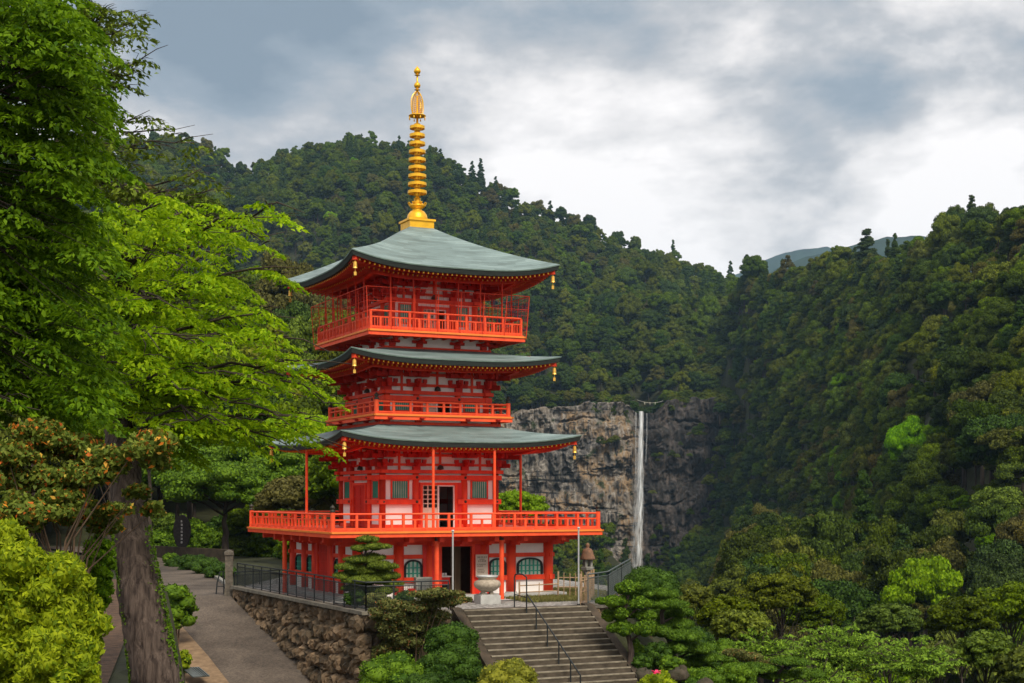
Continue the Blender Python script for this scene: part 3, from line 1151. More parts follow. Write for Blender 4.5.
    # door frames and leaves
    for k in range(4):
        dx0, dx1, dt = door
        f = side_mb(k)
        f.box(dx0 - 0.12, dx0, -h - 0.10, -h + 0.12, z0, dt + 0.12)
        f.box(dx1, dx1 + 0.12, -h - 0.10, -h + 0.12, z0, dt + 0.12)
        f.box(dx0, dx1, -h - 0.10, -h + 0.12, dt, dt + 0.12)
        fo = f.build('door', M['vermilion'], pag)
        if k == 0:
            l = side_mb(k)
            xm = dx0 + (dx1 - dx0) * 0.5
            l.mi = 0
            l.box(dx0, xm, -h - 0.02, -h + 0.0, z0, z0 + (dt - z0) * 0.46)
            for i in range(4):
                xx = dx0 + 0.03 + (xm - dx0 - 0.06) * i / 3
                l.box(xx - 0.03, xx + 0.03, -h - 0.03, -h + 0.004, z0 + 0.0, dt)
            for i in range(6):
                zz = z0 + (dt - z0) * (0.46 + 0.53 * i / 5)
                l.box(dx0, xm, -h - 0.027, -h + 0.002, zz - 0.022, zz + 0.022)
            l.build('door_leaf', M['door_cream'], fo)
            l = side_mb(k)
            l.box(xm - 0.03, xm + 0.03, -h - 0.05, -h + 0.02, z0, dt)
            l.box(dx1 - 0.06, dx1, -h - 0.05, -h + 0.02, z0, dt)
            l.box(xm, dx1, -h - 0.05, -h + 0.02, dt - 0.06, dt)
            l.build('door_jamb', M['white_paint'], fo)
        else:
            for s in (0, 1):
                l = side_mb(k)
                xm = (dx0 + dx1) / 2
                a, c = (dx0, xm - 0.01) if s == 0 else (xm + 0.01, dx1)
                l.box(a, c, -h - 0.02, -h + 0.03, z0, dt)
                for i in range(5):
                    zz = z0 + 0.06 + (dt - z0 - 0.12) * i / 4
                    l.box(a, c, -h - 0.05, -h - 0.022, zz - 0.04, zz + 0.04)
                l.box(a, a + 0.07, -h - 0.045, -h - 0.021, z0, dt)
                l.box(c - 0.07, c, -h - 0.045, -h - 0.021, z0, dt)
                l.build('door_leaf', M['vermilion_dark'], fo)
        # red board beside the door
        rb = side_mb(k)
        rb.box(dx1 + 0.125, xs[-2] + 0.16, -h - 0.05, -h + 0.015, z0, dt + 0.12)
        rb.build('side_board', M['red_board'], pag)
        rb = side_mb(k)
        rb.box(xs[1] - 0.16, dx0 - 0.125, -h - 0.05, -h + 0.015, z0, dt + 0.12)
        rb.build('side_board', M['red_board'], pag)


def balcony(h, zb, zf, zr, hin, posts, half=True, dense=False, corner_posts=True, rails=(1.0, 0.62, 0.12)):
    """zb underside, zf floor, zr rail top"""
    base = MB()
    base.box(-h, h, -h, h, zf - 0.14, zf)
    nj = int(2 * h / 0.5)
    base.mi = 1
    for k in range(4):
        base.T = rot(k)
        for i in range(nj + 1):
            x = -h + 0.3 + (2 * h - 0.6) * i / nj
            if hin < h - 0.2:
                base.box(x - 0.05, x + 0.05, -h + 0.17, -max(hin, abs(x) * 0.98), zf - 0.27, zf - 0.141)
    bo = base.build('balcony', [M['orange_rail'], M['vermilion']], pag)
    e = MB()
    for k in range(4):
        e.T = rot(k)
        e.box(-h - 0.10, h + 0.10 - 0.0, -h - 0.10, -h - 0.002, zf - 0.13, zf - 0.045)
    e.build('edge_strip', M['ochre_edge'], bo)
    f = MB()
    for k in range(4):
        f.T = rot(k)
        f.box(-h + 0.04, h - 0.16, -h + 0.04, -h + 0.16, zb, zf - 0.142)
        f.box(-h - 0.05, h - 0.02, -h - 0.05, -h + 0.02, zf - 0.30, zf - 0.142)
    f.build('fascia', M['orange_rail'], bo)
    hr = h - 0.10
    H = zr - zf
    for k in range(4):
        rl = ps = bl = side_mb(k)
        rl.tube([(-hr, -hr, zr - 0.035), (hr, -hr, zr - 0.035)], 0.042, 8)
        rl.box(-hr, hr, -hr - 0.03, -hr + 0.03, zf + H * rails[1] - 0.03, zf + H * rails[1] + 0.03)
        rl.box(-hr, hr, -hr - 0.045, -hr + 0.045, zf + 0.02, zf + 0.02 + H * rails[2])
        for i in range(posts):
            x = -hr + 2 * hr * i / posts
            if i > 0 or not corner_posts:
                ps.box(x - 0.055, x + 0.055, -hr - 0.05, -hr + 0.05, zf, zr - 0.07)
            if half:
                xm = x + hr / posts
                ps.box(xm - 0.05, xm + 0.05, -hr - 0.04, -hr + 0.04, zf + H * rails[2] + 0.02, zf + H * rails[1] - 0.03)
        if dense:
            nb = int(2 * hr / 0.13)
            for i in range(nb):
                x = -hr + 2 * hr * (i + 0.5) / nb
                bl.box(x - 0.016, x + 0.016, -hr - 0.015, -hr + 0.015, zf + H * rails[2], zf + H * rails[1] - 0.03)
        rl.build('railing', M['orange_rail'], bo)
    for sx, sy in ((-1, -1), (1, -1), (1, 1), (-1, 1)):
        c = MB()
        if corner_posts:
            c.cyl(sx * hr, sy * hr, zf, zr + 0.06, 0.105, 14)
            c.build('corner_post', M['orange_rail'], bo, smooth=False)
            g = MB()
            g.lathe([(0.112, 0.0), (0.112, 0.08), (0.06, 0.10), (0.06, 0.13), (0.11, 0.19), (0.10, 0.24), (0.03, 0.30), (0.005, 0.34)], (sx * hr, sy * hr, zr + 0.04), 12)
            g.build('post_finial', M['metal_fix'], bo, smooth=True)
    return bo


def skirt(h, z0, z1, xs):
    for k in range(4):
        w = side_mb(k)
        w.box(-h + 0.01, h - 0.01, -h + 0.01, -h + 0.1, z0 - 0.2, z1)
        w.build('wall', M['plaster'], pag)
        b = side_mb(k)
        b.box(-h - 0.1, h + 0.1, -h - 0.08, -h + 0.05, z0 - 0.08, z0 + 0.08)
        b.build('tie_beam', M['vermilion'], pag)
        dz = z1 - z0 - 0.08
        for x in xs:
            br = side_mb(k)
            br.box(x - 0.14, x + 0.14, -h - 0.16, -h + 0.02, z0 + 0.085, z0 + 0.09 + dz * 0.35)
            br.box(x - 0.36, x + 0.36, -h - 0.12, -h, z0 + 0.09 + dz * 0.36, z0 + 0.09 + dz * 0.65)
            br.box(x - 0.07, x + 0.07, -h - 0.62, -h, z0 + 0.09 + dz * 0.37, z0 + 0.09 + dz * 0.7)
            br.box(x - 0.12, x + 0.12, -h - 0.7, -h - 0.45, z0 + 0.09 + dz * 0.71, z1 - 0.01)
            br.build('bracket', M['vermilion_dark'], pag)


def pagoda():
    # --- platform
    p = MB()
    p.box(-5.35, 5.35, -5.35, 5.35, -0.25, 0.20)
    p.build('platform', M['stone_pale'], pag)
    # --- ground storey
    H, Z0, Z1 = 4.70, 0.20, 2.50
    cols = [-4.7, -2.77, -1.33, 1.33, 2.77, 4.7]
    bays_win = [(-4.7, -2.77), (-2.77, -1.33), (1.33, 2.77), (2.77, 4.7)]
    dx0, dx1 = -0.72, 0.78
    for k in range(4):
        w = side_mb(k)
        w.box(-H + 0.02, dx0, -H + 0.02, -H + 0.12, Z0, Z1)
        w.box(dx1, H - 0.02, -H + 0.02, -H + 0.12, Z0, Z1)
        w.build('wall', M['plaster'], pag)
        b = side_mb(k)
        b.box(-H - 0.1, H + 0.1, -H - 0.14, -H + 0.14, Z1 - 0.02, Z1 + 0.36)
        for a, c in ((-H - 0.3, dx0 - 0.12), (dx1 + 0.12, H + 0.3)):
            b.box(a, c, -H - 0.09, -H + 0.05, 1.86, 2.04)
            b.box(a, c, -H - 0.09, -H + 0.05, 0.80, 1.02)
        b.build('tie_beam', M['vermilion'], pag)
        db = side_mb(k)
        db.box(dx0 - 0.13, dx0, -H - 0.10, -H + 0.13, Z0, Z1 - 0.022)
        db.box(dx1, dx1 + 0.13, -H - 0.10, -H + 0.13, Z0, Z1 - 0.022)
        db.box(dx0, dx1, -H - 0.10, -H + 0.13, Z1 - 0.12, Z1 - 0.022)
        do = db.build('door', M['vermilion'], pag)
        if k == 0:
            cu = MB()
            n = 24
            vs = []
            for i in range(n + 1):
                x = 0.0 + 0.48 * i / n
                y = -H + 0.6 + 0.05 * sin(i * 1.5)
                vs += [(x, y, Z0 + 0.03), (x, y, Z1)]
            cu.add(vs, [(2 * i, 2 * i + 2, 2 * i + 3, 2 * i + 1) for i in range(n)])
            cu.build('curtain', M['tan_cloth'], do)
        else:
            for s, (a, c) in enumerate(((dx0, 0.02), (0.04, dx1))):
                l = side_mb(k)
                l.box(a, c, -H - 0.02, -H + 0.05, Z0, Z1 - 0.022)
                for i in range(6):
                    zz = Z0 + 0.05 + (Z1 - Z0 - 0.13) * i / 5
                    l.box(a, c, -H - 0.06, -H - 0.022, zz - 0.045, zz + 0.045)
                l.build('door_leaf', M['vermilion_dark'], do)
        rb = side_mb(k)
        rb.box(dx1 + 0.135, 1.33 + 0.3, -H - 0.095, -H + 0.01, Z0, Z1 - 0.025)
        rb.build('side_board', M['red_board'], pag)
        rb = side_mb(k)
        rb.box(-1.33 - 0.3, dx0 - 0.135, -H - 0.095, -H + 0.01, Z0, Z1 - 0.025)
        rb.build('side_board', M['red_board'], pag)
        # arched windows
        for a, c in bays_win:
            m = (a + c) / 2
            if abs(m) > 3:
                m, hw = (a + c) / 2 + 0.0, 0.62
            else:
                m, hw = math.copysign(2.08, m), 0.40
            zb, zs_, zt = 1.03, 1.42, 1.78
            arch = [(-hw, zb), (-hw, zs_)]
            for i in range(1, 12):
                t = pi * i / 12
                arch.append((-hw * cos(t), zs_ + (zt - zs_) * sin(t) ** 0.75))
            arch += [(hw, zs_), (hw, zb)]
            f = side_mb(k)
            for (x0, y0), (x1, y1) in zip(arch[:-1], arch[1:]):
                f.bar((m + x0, -H - 0.03, y0), (m + x1, -H - 0.03, y1), 0.10, 0.075)
            fo = f.build('window', M['black_frame'], pag)
            g = side_mb(k)
            vs = [(m + x, -H + 0.008, z) for x, z in arch]
            g.add(vs, [tuple(range(len(vs)))])
            g.build('window_pane', M['green_pane'] if k in (0,) else M['dark_pane'], fo)
            l = side_mb(k)
            for i in range(1, 6 if hw > 0.5 else 4):
                xx = -hw + 2 * hw * i / (6 if hw > 0.5 else 4)
                tt = math.acos(max(-1, min(1, -xx / hw)))
                ztp = zs_ + (zt - zs_) * sin(tt) ** 0.75
                l.box(m + xx - 0.035, m + xx + 0.035, -H - 0.025, -H + 0.003, zb, ztp - 0.02)
            for zz in (1.2, 1.45):
                l.box(m - hw + 0.03, m + hw - 0.03, -H - 0.022, -H + 0.002, zz - 0.025, zz + 0.025)
            l.build('window_lattice', M['teal'], fo)
        # cantilever beams under the balcony
        cb = side_mb(k)
        for x in cols + [0]:
            cb.box(x - 0.11, x + 0.11, -6.3, -H - 0.14, Z1 + 0.14, Z1 + 0.38)
            cb.box(x - 0.13, x + 0.13, -5.75, -5.45, Z1 + 0.02, Z1 + 0.14)
            cb.box(x - 0.10, x + 0.10, -5.5, -H - 0.1, Z1 - 0.06, Z1 + 0.135)
        cb.box(-5.7, 5.7, -5.67, -5.52, Z1 + 0.16, Z1 + 0.36)
        cb.build('cantilever_beams', M['vermilion'], pag)
    seen = set()
    for k in range(4):
        for x in cols:
            q = rot(k) @ Vector((x, -H, 0))
            key = (round(q.x, 1), round(q.y, 1))
            if key in seen:
                continue
            seen.add(key)
            c = MB()
            c.cyl(q.x, q.y, Z0, Z1 - 0.021, 0.24 if abs(x) > 2 else 0.17, 20)
            co = c.build('column', M['vermilion'], pag, smooth=True)
            g = MB()
            g.cyl(q.x, q.y, Z0, Z0 + 0.06, 0.29 if abs(x) > 2 else 0.22, 20)
            g.build('column_base', M['stone_pale'], co)
    inn = MB()
    inn.box(-H + 0.14, H - 0.14, -H + 0.14, H - 0.14, Z0 - 0.02, Z0 + 0.02)
    inn.build('inner_floor', M['dark_wood'], pag)
    wi = MB()
    wi.box(-H + 0.14, H - 0.14, -H + 2.4, -H + 2.5, Z0 + 0.02, Z1)
    wi.build('inner_wall', M['dark_wood'], pag)
    # --- first balcony
    balcony(6.52, 2.88, 3.18, 3.92, 4.8, 12, half=True)
    # --- first hall
    hall(2.85, 3.2, 5.88, 7.35, [-2.85, -1.22, 1.22, 2.85], (-0.90, 0.72, 5.18), [(-2.38, -1.62, 4.58, 5.36), (1.62, 2.38, 4.58, 5.36)], midbeam=(4.29, 4.52))
    hall(2.5, 8.46, 9.55, 11.2, [-2.5, -1.05, 1.05, 2.5], (-0.75, 0.7, 9.05), [(-2.1, -1.4, 8.65, 9.06), (1.4, 2.1, 8.65, 9.06)])
    hall(2.1, 12.2, 13.88, 15.35, [-2.1, -0.95, 0.95, 2.1], (-0.55, 0.6, 13.45), [(-1.72, -1.15, 12.75, 13.6), (1.15, 1.72, 12.75, 13.6)], twobeam=False)
    r1, z1 = make_roof(2.95, 7.98, 5.8, 7.10, 0.42, 2.85, 0.25)
    r2, z2 = make_roof(2.60, 11.52, 5.1, 10.83, 0.36, 2.5, 0.2)
    r3, z3 = make_roof(0.55, 17.60, 5.05, 14.99, 0.50, 2.1, 0.20)
    for ro, hh, zz in ((r1, 5.62, 7.10 - 0.28 + 0.42), (r2, 4.92, 10.83 - 0.28 + 0.36), (r3, 4.87, 14.99 - 0.28 + 0.5)):
        for sx, sy in ((-1, -1), (1, -1), (1, 1), (-1, 1)):
            wind_bell(ro, sx * hh, sy * hh, zz - 0.02)
    skirt(2.95, 8.0, 8.27, [-2.7, -1.15, 1.15, 2.7])
    skirt(2.60, 11.5, 12.02, [-2.3, -0.95, 0.95, 2.3])
    balcony(3.40, 8.27, 8.45, 9.01, 2.95, 8, half=False)
    balcony(3.85, 12.02, 12.22, 13.06, 2.6, 8, half=True, dense=True, corner_posts=False)
    # thin posts between balcony and eave
    def post(name, x, y, z0, z1, r):
        b = MB()
        b.cyl(x, y, z0, z1, r, 10)
        b.cyl(x, y, z0, z0 + 0.07, r * 1.8, 10)
        b.cyl(x, y, z1 - 0.08, z1, r * 1.5, 10)
        return b.build(name, M['orange_rail'], pag, smooth=False)
    for k in range(4):
        for x in ((-1.45, 1.55) if k in (0, 2) else (0.0,)):
            q = rot(k) @ Vector((x, -5.55, 0))
            post('eave_post', q.x, q.y, 3.18, 7.0, 0.065)
        for x in ((-1.45, 1.72) if k in (0, 2) else ((-2.2,) if k == 3 else (2.2,))):
            q = rot(k) @ Vector((x, -5.95, 0))
            o = post('balcony_post', q.x, q.y, -0.1, 2.68, 0.11)
            lb = MB()
            lb.bar((q.x - 0.0, q.y, 2.60), (q.x * 0.97, q.y * 0.97, 2.86), 0.12, 0.12)
            lb.cyl(q.x, q.y, 2.681, 2.80, 0.10, 8)
            lb.build('post_lamp', M['metal_fix'], o)
    # wire screen round the top balcony
    wire, fr = MB(), MB()
    hb, ht, za, zb = 3.93, 4.05, 12.05, 14.05
    for k in range(4):
        wire.T = fr.T = rot(k)
        n = 7
        for i in range(n):
            u = -1 + 2 * i / n
            fr.bar((u * hb, -hb, za), (u * ht, -ht, zb), 0.026)
            if 0 < i:
                fr.bar((u * 3.9, -3.72, 12.3), (u * 3.9, -3.72, 14.9), 0.045)
        fr.bar((-ht, -ht, zb), (ht, -ht, zb), 0.03)
        fr.bar((-ht * 0.985, -ht * 0.985, zb - 0.62), (ht * 0.985, -ht * 0.985, zb - 0.62), 0.015)
        m = 38
        for i in range(m):
            u = -1 + 2 * (i + 0.5) / m
            wire.bar((u * hb, -hb, za + 0.1), (u * ht, -ht, zb), 0.006)
        for j in range(10):
            t = (j + 0.5) / 10
            hh = hb + (ht - hb) * t
            wire.bar((-hh, -hh, za + (zb - za) * t), (hh, -hh, za + (zb - za) * t), 0.006)
    sc = fr.build('screen_frame', M['vermilion'], pag)
    wire.build('wire_mesh', M['vermilion_dark'], sc)
    # --- spire
    sp = MB()
    zt = 17.42
    sp.box(-0.62, 0.62, -0.62, 0.62, zt, zt + 0.46)
    sp.box(-0.69, 0.69, -0.69, 0.69, zt + 0.461, zt + 0.56)
    sp.box(-0.70, 0.70, -0.70, 0.70, zt - 0.02, zt + 0.05)
    so = sp.build('spire', M['gold'], pag)
    g = MB()
    g.lathe([(0.50, 0), (0.50, 0.10), (0.46, 0.28), (0.34, 0.44), (0.22, 0.50), (0.22, 0.56), (0.36, 0.66), (0.42, 0.74), (0.30, 0.76), (0.26, 0.86), (0.16, 0.92), (0.16, 1.1)], (0, 0, zt + 0.56), 24)
    g.build('spire_dome', M['gold'], so, smooth=True)
    g = MB()
    for i in range(8):
        a = 2 * pi * i / 8
        g.bar((0.30 * cos(a), 0.30 * sin(a), zt + 1.26), (0.46 * cos(a), 0.46 * sin(a), zt + 1.42), 0.16, 0.03)
    g.build('lotus_petals', M['gold'], so)
    g = MB()
    g.cyl(0, 0, zt + 1.5, zt + 6.6, 0.085, 12, 0.045)
    g.build('spire_shaft', M['gold'], so, smooth=True)
    z = 19.35
    for i in range(9):
        r = 0.46 - 0.012 * i
        g = MB()
        zz = z + 0.392 * i
        g.lathe([(0.15, -0.17), (0.17, -0.06), (0.13, 0.0), (0.16, 0.17), (0.11, 0.2)], (0, 0, zz), 14)
        # wheel rim and spokes
        n = 28
        vs = []
        for q in range(n):
            a = 2 * pi * q / n
            for rr, dz in ((r, -0.07), (r, 0.07), (r - 0.06, 0.07), (r - 0.06, -0.07)):
                vs.append((rr * cos(a), rr * sin(a), zz + dz))
        fs = []
        for q in range(n):
            w = (q + 1) % n
            for m_ in range(4):
                fs.append((q * 4 + m_, w * 4 + m_, w * 4 + (m_ + 1) % 4, q * 4 + (m_ + 1) % 4))
        g.add(vs, fs)
        for q in range(8):
            a = 2 * pi * q / 8
            g.bar((0.1 * cos(a), 0.1 * sin(a), zz), ((r - 0.03) * cos(a), (r - 0.03) * sin(a), zz), 0.10, 0.05)
        g.build('spire_ring', M['gold'], so, smooth=False)
    # crown ring with small bells, flame ornament
    g = MB()
    zz = 23.02
    g.lathe([(0.40, 0), (0.42, 0.03), (0.40, 0.06), (0.36, 0.05), (0.36, 0.01)], (0, 0, zz), 24)
    for q in range(8):
        a = 2 * pi * q / 8
        g.bar((0, 0, zz + 0.03), (0.38 * cos(a), 0.38 * sin(a), zz + 0.03), 0.03)
        g.lathe([(0.01, 0.0), (0.03, -0.05), (0.035, -0.12)], (0.40 * cos(a), 0.40 * sin(a), zz - 0.02), 6)
    g.build('bell_ring', M['gold'], so)
    for q in range(4):
        g = MB(Matrix.Rotation(q * pi / 2 + 0.3, 4, 'Z'))
        pts = []
        for i in range(15):
            t = i / 14
            pts.append((0.05 + 0.33 * (1 - abs((t - 0.35) / 0.65) ** 3.0 if t > 0.35 else 1 - 0.25 * ((0.35 - t) / 0.35) ** 2), 0, zz + 0.10 + 1.12 * t))
        g.tube(pts, 0.022, 6)
        for i in range(11):
            t = (i + 0.5) / 11
            xo = 0.04 + 0.33 * (1 - abs((t - 0.35) / 0.65) ** 3.0 if t > 0.35 else 1 - 0.25 * ((0.35 - t) / 0.35) ** 2)
            z0_ = zz + 0.10 + 1.10 * t
            cur = [(0.03, 0, z0_ - 0.05), (xo * 0.4, 0, z0_ + 0.03), (xo * 0.7, 0, z0_ - 0.03), (xo, 0, z0_ + 0.04)]
            g.tube(cur, 0.014, 5)
            g.tube([(xo * 0.5, 0, z0_ - 0.03), (xo * 0.62, 0, z0_ + 0.06)], 0.013, 5)
        g.build('flame_ornament', M['gold'], so)
    g = MB()
    g.lathe([(0.05, 0), (0.12, 0.05), (0.165, 0.15), (0.12, 0.26), (0.05, 0.31)], (0, 0, 24.37), 16)
    g.lathe([(0.05, 0), (0.15, 0.03), (0.05, 0.08)], (0, 0, 24.28), 16)
    g.lathe([(0.04, 0), (0.14, 0.02), (0.04, 0.07)], (0, 0, 25.0), 16)
    g.lathe([(0.04, 0), (0.13, 0.05), (0.175, 0.15), (0.13, 0.25), (0.03, 0.36), (0.005, 0.42)], (0, 0, 25.06), 16)
    g.cyl(0, 0, 24.2, 25.1, 0.045, 8)
    g.build('spire_jewel', M['gold'], so, smooth=True)


pagoda()


def ploc(u, v, z):
    """pagoda-frame point in the world"""
    return (PC.x + u * cos(PHI) - v * sin(PHI), PC.y + u * sin(PHI) + v * cos(PHI), z)


GZ0 = -4.58

# ================================================================== terrace, walls, path, stairs
def poly_sheet(name, pts, z, mat, kind='structure', thick=0.0):
    b = MB()
    n = len(pts)
    vs = [(x, y, z) for x, y in pts]
    fs = [tuple(range(n))]
    if thick:
        vs += [(x, y, z - thick) for x, y in pts]
        fs += [(i, i + n, (i + 1) % n + n, (i + 1) % n) for i in range(n)]
    b.add(vs, fs)
    o = b.build(name, mat)
    if kind:
        tag(o, kind=kind)
    return o


def stair_pt(u, s, z):
    """u metres along the top edge from its middle, s metres out in front of it"""
    return (0.48 + 0.9026 * u + 0.4305 * s, 60.55 + 0.4305 * u - 0.9026 * s, z)


SL, SR = stair_pt(-2.95, 0, 0), stair_pt(2.95, 0, 0)
WA = (-5.75, 58.0)          # corner of the retaining wall
WB = (-14.35, 75.2)
poly_sheet('terrace', [(WA[0] + 0.15, WA[1] + 0.3), (SL[0], SL[1]), (SR[0], SR[1]), (4.2, 64.0), (5.4, 68.6), (6.0, 73.5), (2.6, 82), (-6, 88), (-13.2, 87), (WB[0] + 0.3, WB[1])], GZ0 - 0.02, M['gravel'], thick=1.6)
poly_sheet('paving', [ploc(-6.5, -4.4, 0)[:2], ploc(-4.8, -6.4, 0)[:2], ploc(1.5, -6.7, 0)[:2], ploc(5.8, -6.2, 0)[:2], ploc(6.4, 6.4, 0)[:2], ploc(-6.5, 6.4, 0)[:2]], GZ0 + 0.012, M['stone_pale'])

# path
rows = np.concatenate([np.arange(42, 75, 1.5), [75, 75.35], np.arange(78, 134, 3)])
V = []
for y in rows:
    a, b_ = float(pl(y)), float(pr(y))
    z = float(path_z(y))
    for t in np.linspace(0, 1, 7):
        V.append((a + (b_ - a) * t, y, z))
o = mesh_np('path', np.array(V), grid_faces(len(rows), 7), M['asphalt'])
tag(o, kind='structure')
b = MB()
rr = [(46, 1.4), (50, 1.35), (56, 1.3), (62, 1.2), (66, 1.0), (70, 0.7), (74, 0.45)]
vs = []
for y, w in rr:
    a = float(pl(y)) + 0.3
    z = float(path_z(y))
    vs += [(a - w * 1.5, y, z + 0.05), (a + 0.15, y, z + 0.05), (a + 0.15, y, z - 0.2)]
fs = []
for i in range(len(rr) - 1):
    fs += [(3 * i, 3 * i + 1, 3 * i + 4, 3 * i + 3), (3 * i + 1, 3 * i + 2, 3 * i + 5, 3 * i + 4)]
b.add(vs, fs)
tag(b.build('kerb_strip', M['kerb_tan']), kind='structure')
# pale lower landing with a drain joint across the path
b = MB()
y0 = 61.9
vs = []
for y in (50, 55, y0):
    z = float(path_z(y)) + 0.035
    vs += [(float(pl(y)) - 0.2, y, z), (float(pr(y)) + 1.0, y - 0.8, float(path_z(y - 0.8)) + 0.035)]
b.add(vs, [(0, 1, 3, 2), (2, 3, 5, 4)])
tag(b.build('lower_landing', M['kerb_tan']), kind='structure')
b = MB()
z = float(path_z(y0))
b.bar((float(pl(y0)) - 0.3, y0 + 0.05, z + 0.04), (float(pr(y0)) + 1, y0 - 0.75, float(path_z(y0 - .8)) + 0.04), 0.14, 0.04)
tag(b.build('drain_joint', M['grate']), kind='structure')
b = MB()
x, y, z = at(196, 674, 62.2)
b.bar((x - 0.45, y + 1.0, z + 0.15), (x + 0.25, y - 0.1, z - 0.1), 0.75, 0.05)
for i in range(7):
    b.bar((x - 0.45 - 0.33 + i * 0.11, y + 1.0, z + 0.18), (x + 0.25 - 0.33 + i * 0.11, y - 0.1, z - 0.07), 0.03, 0.03)
tag(b.build('drain_grating', M['grate']), 'steel drain grating set in the tan kerb beside the path', 'grating')
# kerb along the far right side of the path
b = MB()
for y0_, y1_ in ((77, 84), (84, 92), (92, 100), (100, 112)):
    b.bar((float(pr(y0_)) + 0.1, y0_, float(path_z(y0_)) + 0.06), (float(pr(y1_)) + 0.1, y1_, float(path_z(y1_)) + 0.06), 0.25, 0.2)
tag(b.build('path_kerb', M['stone_grey']), kind='structure')

# concrete of the near bank
bk = []
ysb = np.arange(14, 58, 1.5)
for y in ysb:
    e = -0.232 * y - 0.55
    for t in (0, 1):
        zz = float(min(-1.75, -2.9 - 0.010 * (y - 22)))
        bk.append((e - 0.5 - 0.062 * y * (1 - t) - 0.2 * (1 - t), y, max(zz, -1.72 - 0.172 * min(y, 46)) + 0.04))
o = mesh_np('leaf_litter_path', np.array(bk), grid_faces(len(ysb), 2), M['earth'])
tag(o, kind='structure')


# stone retaining wall
def stone_wall(name, pts, label, rng, cop=True, size=0.74):
    """pts: (x, y, z_bottom, z_top); irregular boulders laid in rough courses"""
    b = MB()
    ico = []
    for (x0, y0, b0, t0), (x1, y1, b1, t1) in zip(pts[:-1], pts[1:]):
        L = math.hypot(x1 - x0, y1 - y0)
        dx, dy = (x1 - x0) / L, (y1 - y0) / L
        nx, ny = dy, -dx
        b.add([(x0, y0, b0 - 0.5), (x1, y1, b1 - 0.5), (x1, y1, t1), (x0, y0, t0)], [(0, 1, 2, 3)])
        hmax = max(t0 - b0, t1 - b1)
        row = 0
        z = 0.0
        while z < hmax:
            hh = size * rng.uniform(0.75, 1.15)
            s = -rng.random() * size
            while s < L:
                wd = size * rng.uniform(0.6, 1.35)
                tt = min(max((s + wd / 2) / L, 0), 1)
                top = t0 + (t1 - t0) * tt
                bot = b0 + (b1 - b0) * tt
                zc = top - z - hh / 2 + rng.uniform(-0.12, 0.12)
                if zc > bot - 1.0:
                    cx = x0 + dx * (s + wd / 2)
                    cy = y0 + dy * (s + wd / 2)
                    batter = z * 0.12
                    # lumpy block
                    vs = []
                    n1, n2 = 6, 6
                    lean = rng.uniform(-0.5, 0.5)
                    for j in range(n2):
                        for i in range(n1):
                            u, v = i / (n1 - 1) * 2 - 1, j / (n2 - 1) * 2 - 1
                            e = (1 - abs(u) ** 4) * (1 - abs(v) ** 4)
                            rr = 1 - 0.18 * (abs(u) * abs(v))
                            a_ = (u * rr) * wd * 0.54 + v * lean * 0.16 + rng.uniform(-0.06, 0.06)
                            c_ = (v * rr) * hh * 0.56 + rng.uniform(-0.06, 0.06)
                            q_ = 0.30 * e ** 0.6 * rng.uniform(0.6, 1.25) - 0.12 + batter
                            vs.append((cx + dx * a_ + nx * q_, cy + dy * a_ + ny * q_, min(zc + c_, top - 0.01)))
                    b.add(vs, [(j * n1 + i, j * n1 + i + 1, (j + 1) * n1 + i + 1, (j + 1) * n1 + i) for j in range(n2 - 1) for i in range(n1 - 1)])
                s += wd
            z += hh
    m = M['wall_stone']
    o = b.build(name, m, smooth=False)
    tag(o, label, 'wall')
    if cop:
        c = MB()
        for (x0, y0, b0, t0), (x1, y1, b1, t1) in zip(pts[:-1], pts[1:]):
            c.bar((x0, y0, t0 + 0.03), (x1, y1, t1 + 0.03), 0.55, 0.14)
        c.build('coping', M['cop'], o)
    return o


def wall_stone_mat():
    m = material('brown_boulders', (0.20, 0.135, 0.08), 0.9, col2=(0.055, 0.045, 0.03), scale=1.3, bump=0.7, bscale=9, detail=7)
    t = m.node_tree
    b = t.nodes['Principled BSDF']
    src = b.inputs['Base Color'].links[0].from_socket
    ge = N(t, 'ShaderNodeNewGeometry')
    hs = N(t, 'ShaderNodeHueSaturation')
    t.links.new(M2(t, 'ADD', M2(t, 'MULTIPLY', ge.outputs['Random Per Island'], 0.8), 0.6), hs.inputs['Value'])
    t.links.new(src, hs.inputs['Color'])
    t.links.new(hs.outputs[0], b.inputs['Base Color'])
    return m


M['wall_stone'] = wall_stone_mat()
M['cop'] = material('concrete_coping', (0.20, 0.18, 0.145), 0.9, col2=(0.11, 0.10, 0.08), scale=3, bump=0.3)
rng = np.random.RandomState(5)
wp = []
for t in np.linspace(1, 0, 7):
    x = WA[0] + (WB[0] - WA[0]) * t
    y = WA[1] + (WB[1] - WA[1]) * t
    wp.append((x, y, float(path_z(y)) - 0.4, GZ0 - 0.06))
wp.append((-3.9, 58.45, -9.0, GZ0 - 0.06))
wp.append((SL[0] - 0.45, SL[1] - 0.2, -8.5, GZ0 - 0.06))
stone_wall('retaining_wall', wp, 'brown boulder retaining wall below the terrace along the path', rng)
w2 = [(SR[0] + 0.5, SR[1] + 0.2, -8, GZ0 - 0.08), (4.35, 64.0, -8, GZ0 - 0.08), (5.35, 68.6, -8, GZ0 - 0.08), (6.1, 73.5, -10, GZ0 - 0.08)]
stone_wall('retaining_wall', w2, 'short boulder wall under the fence right of the stairs', rng)

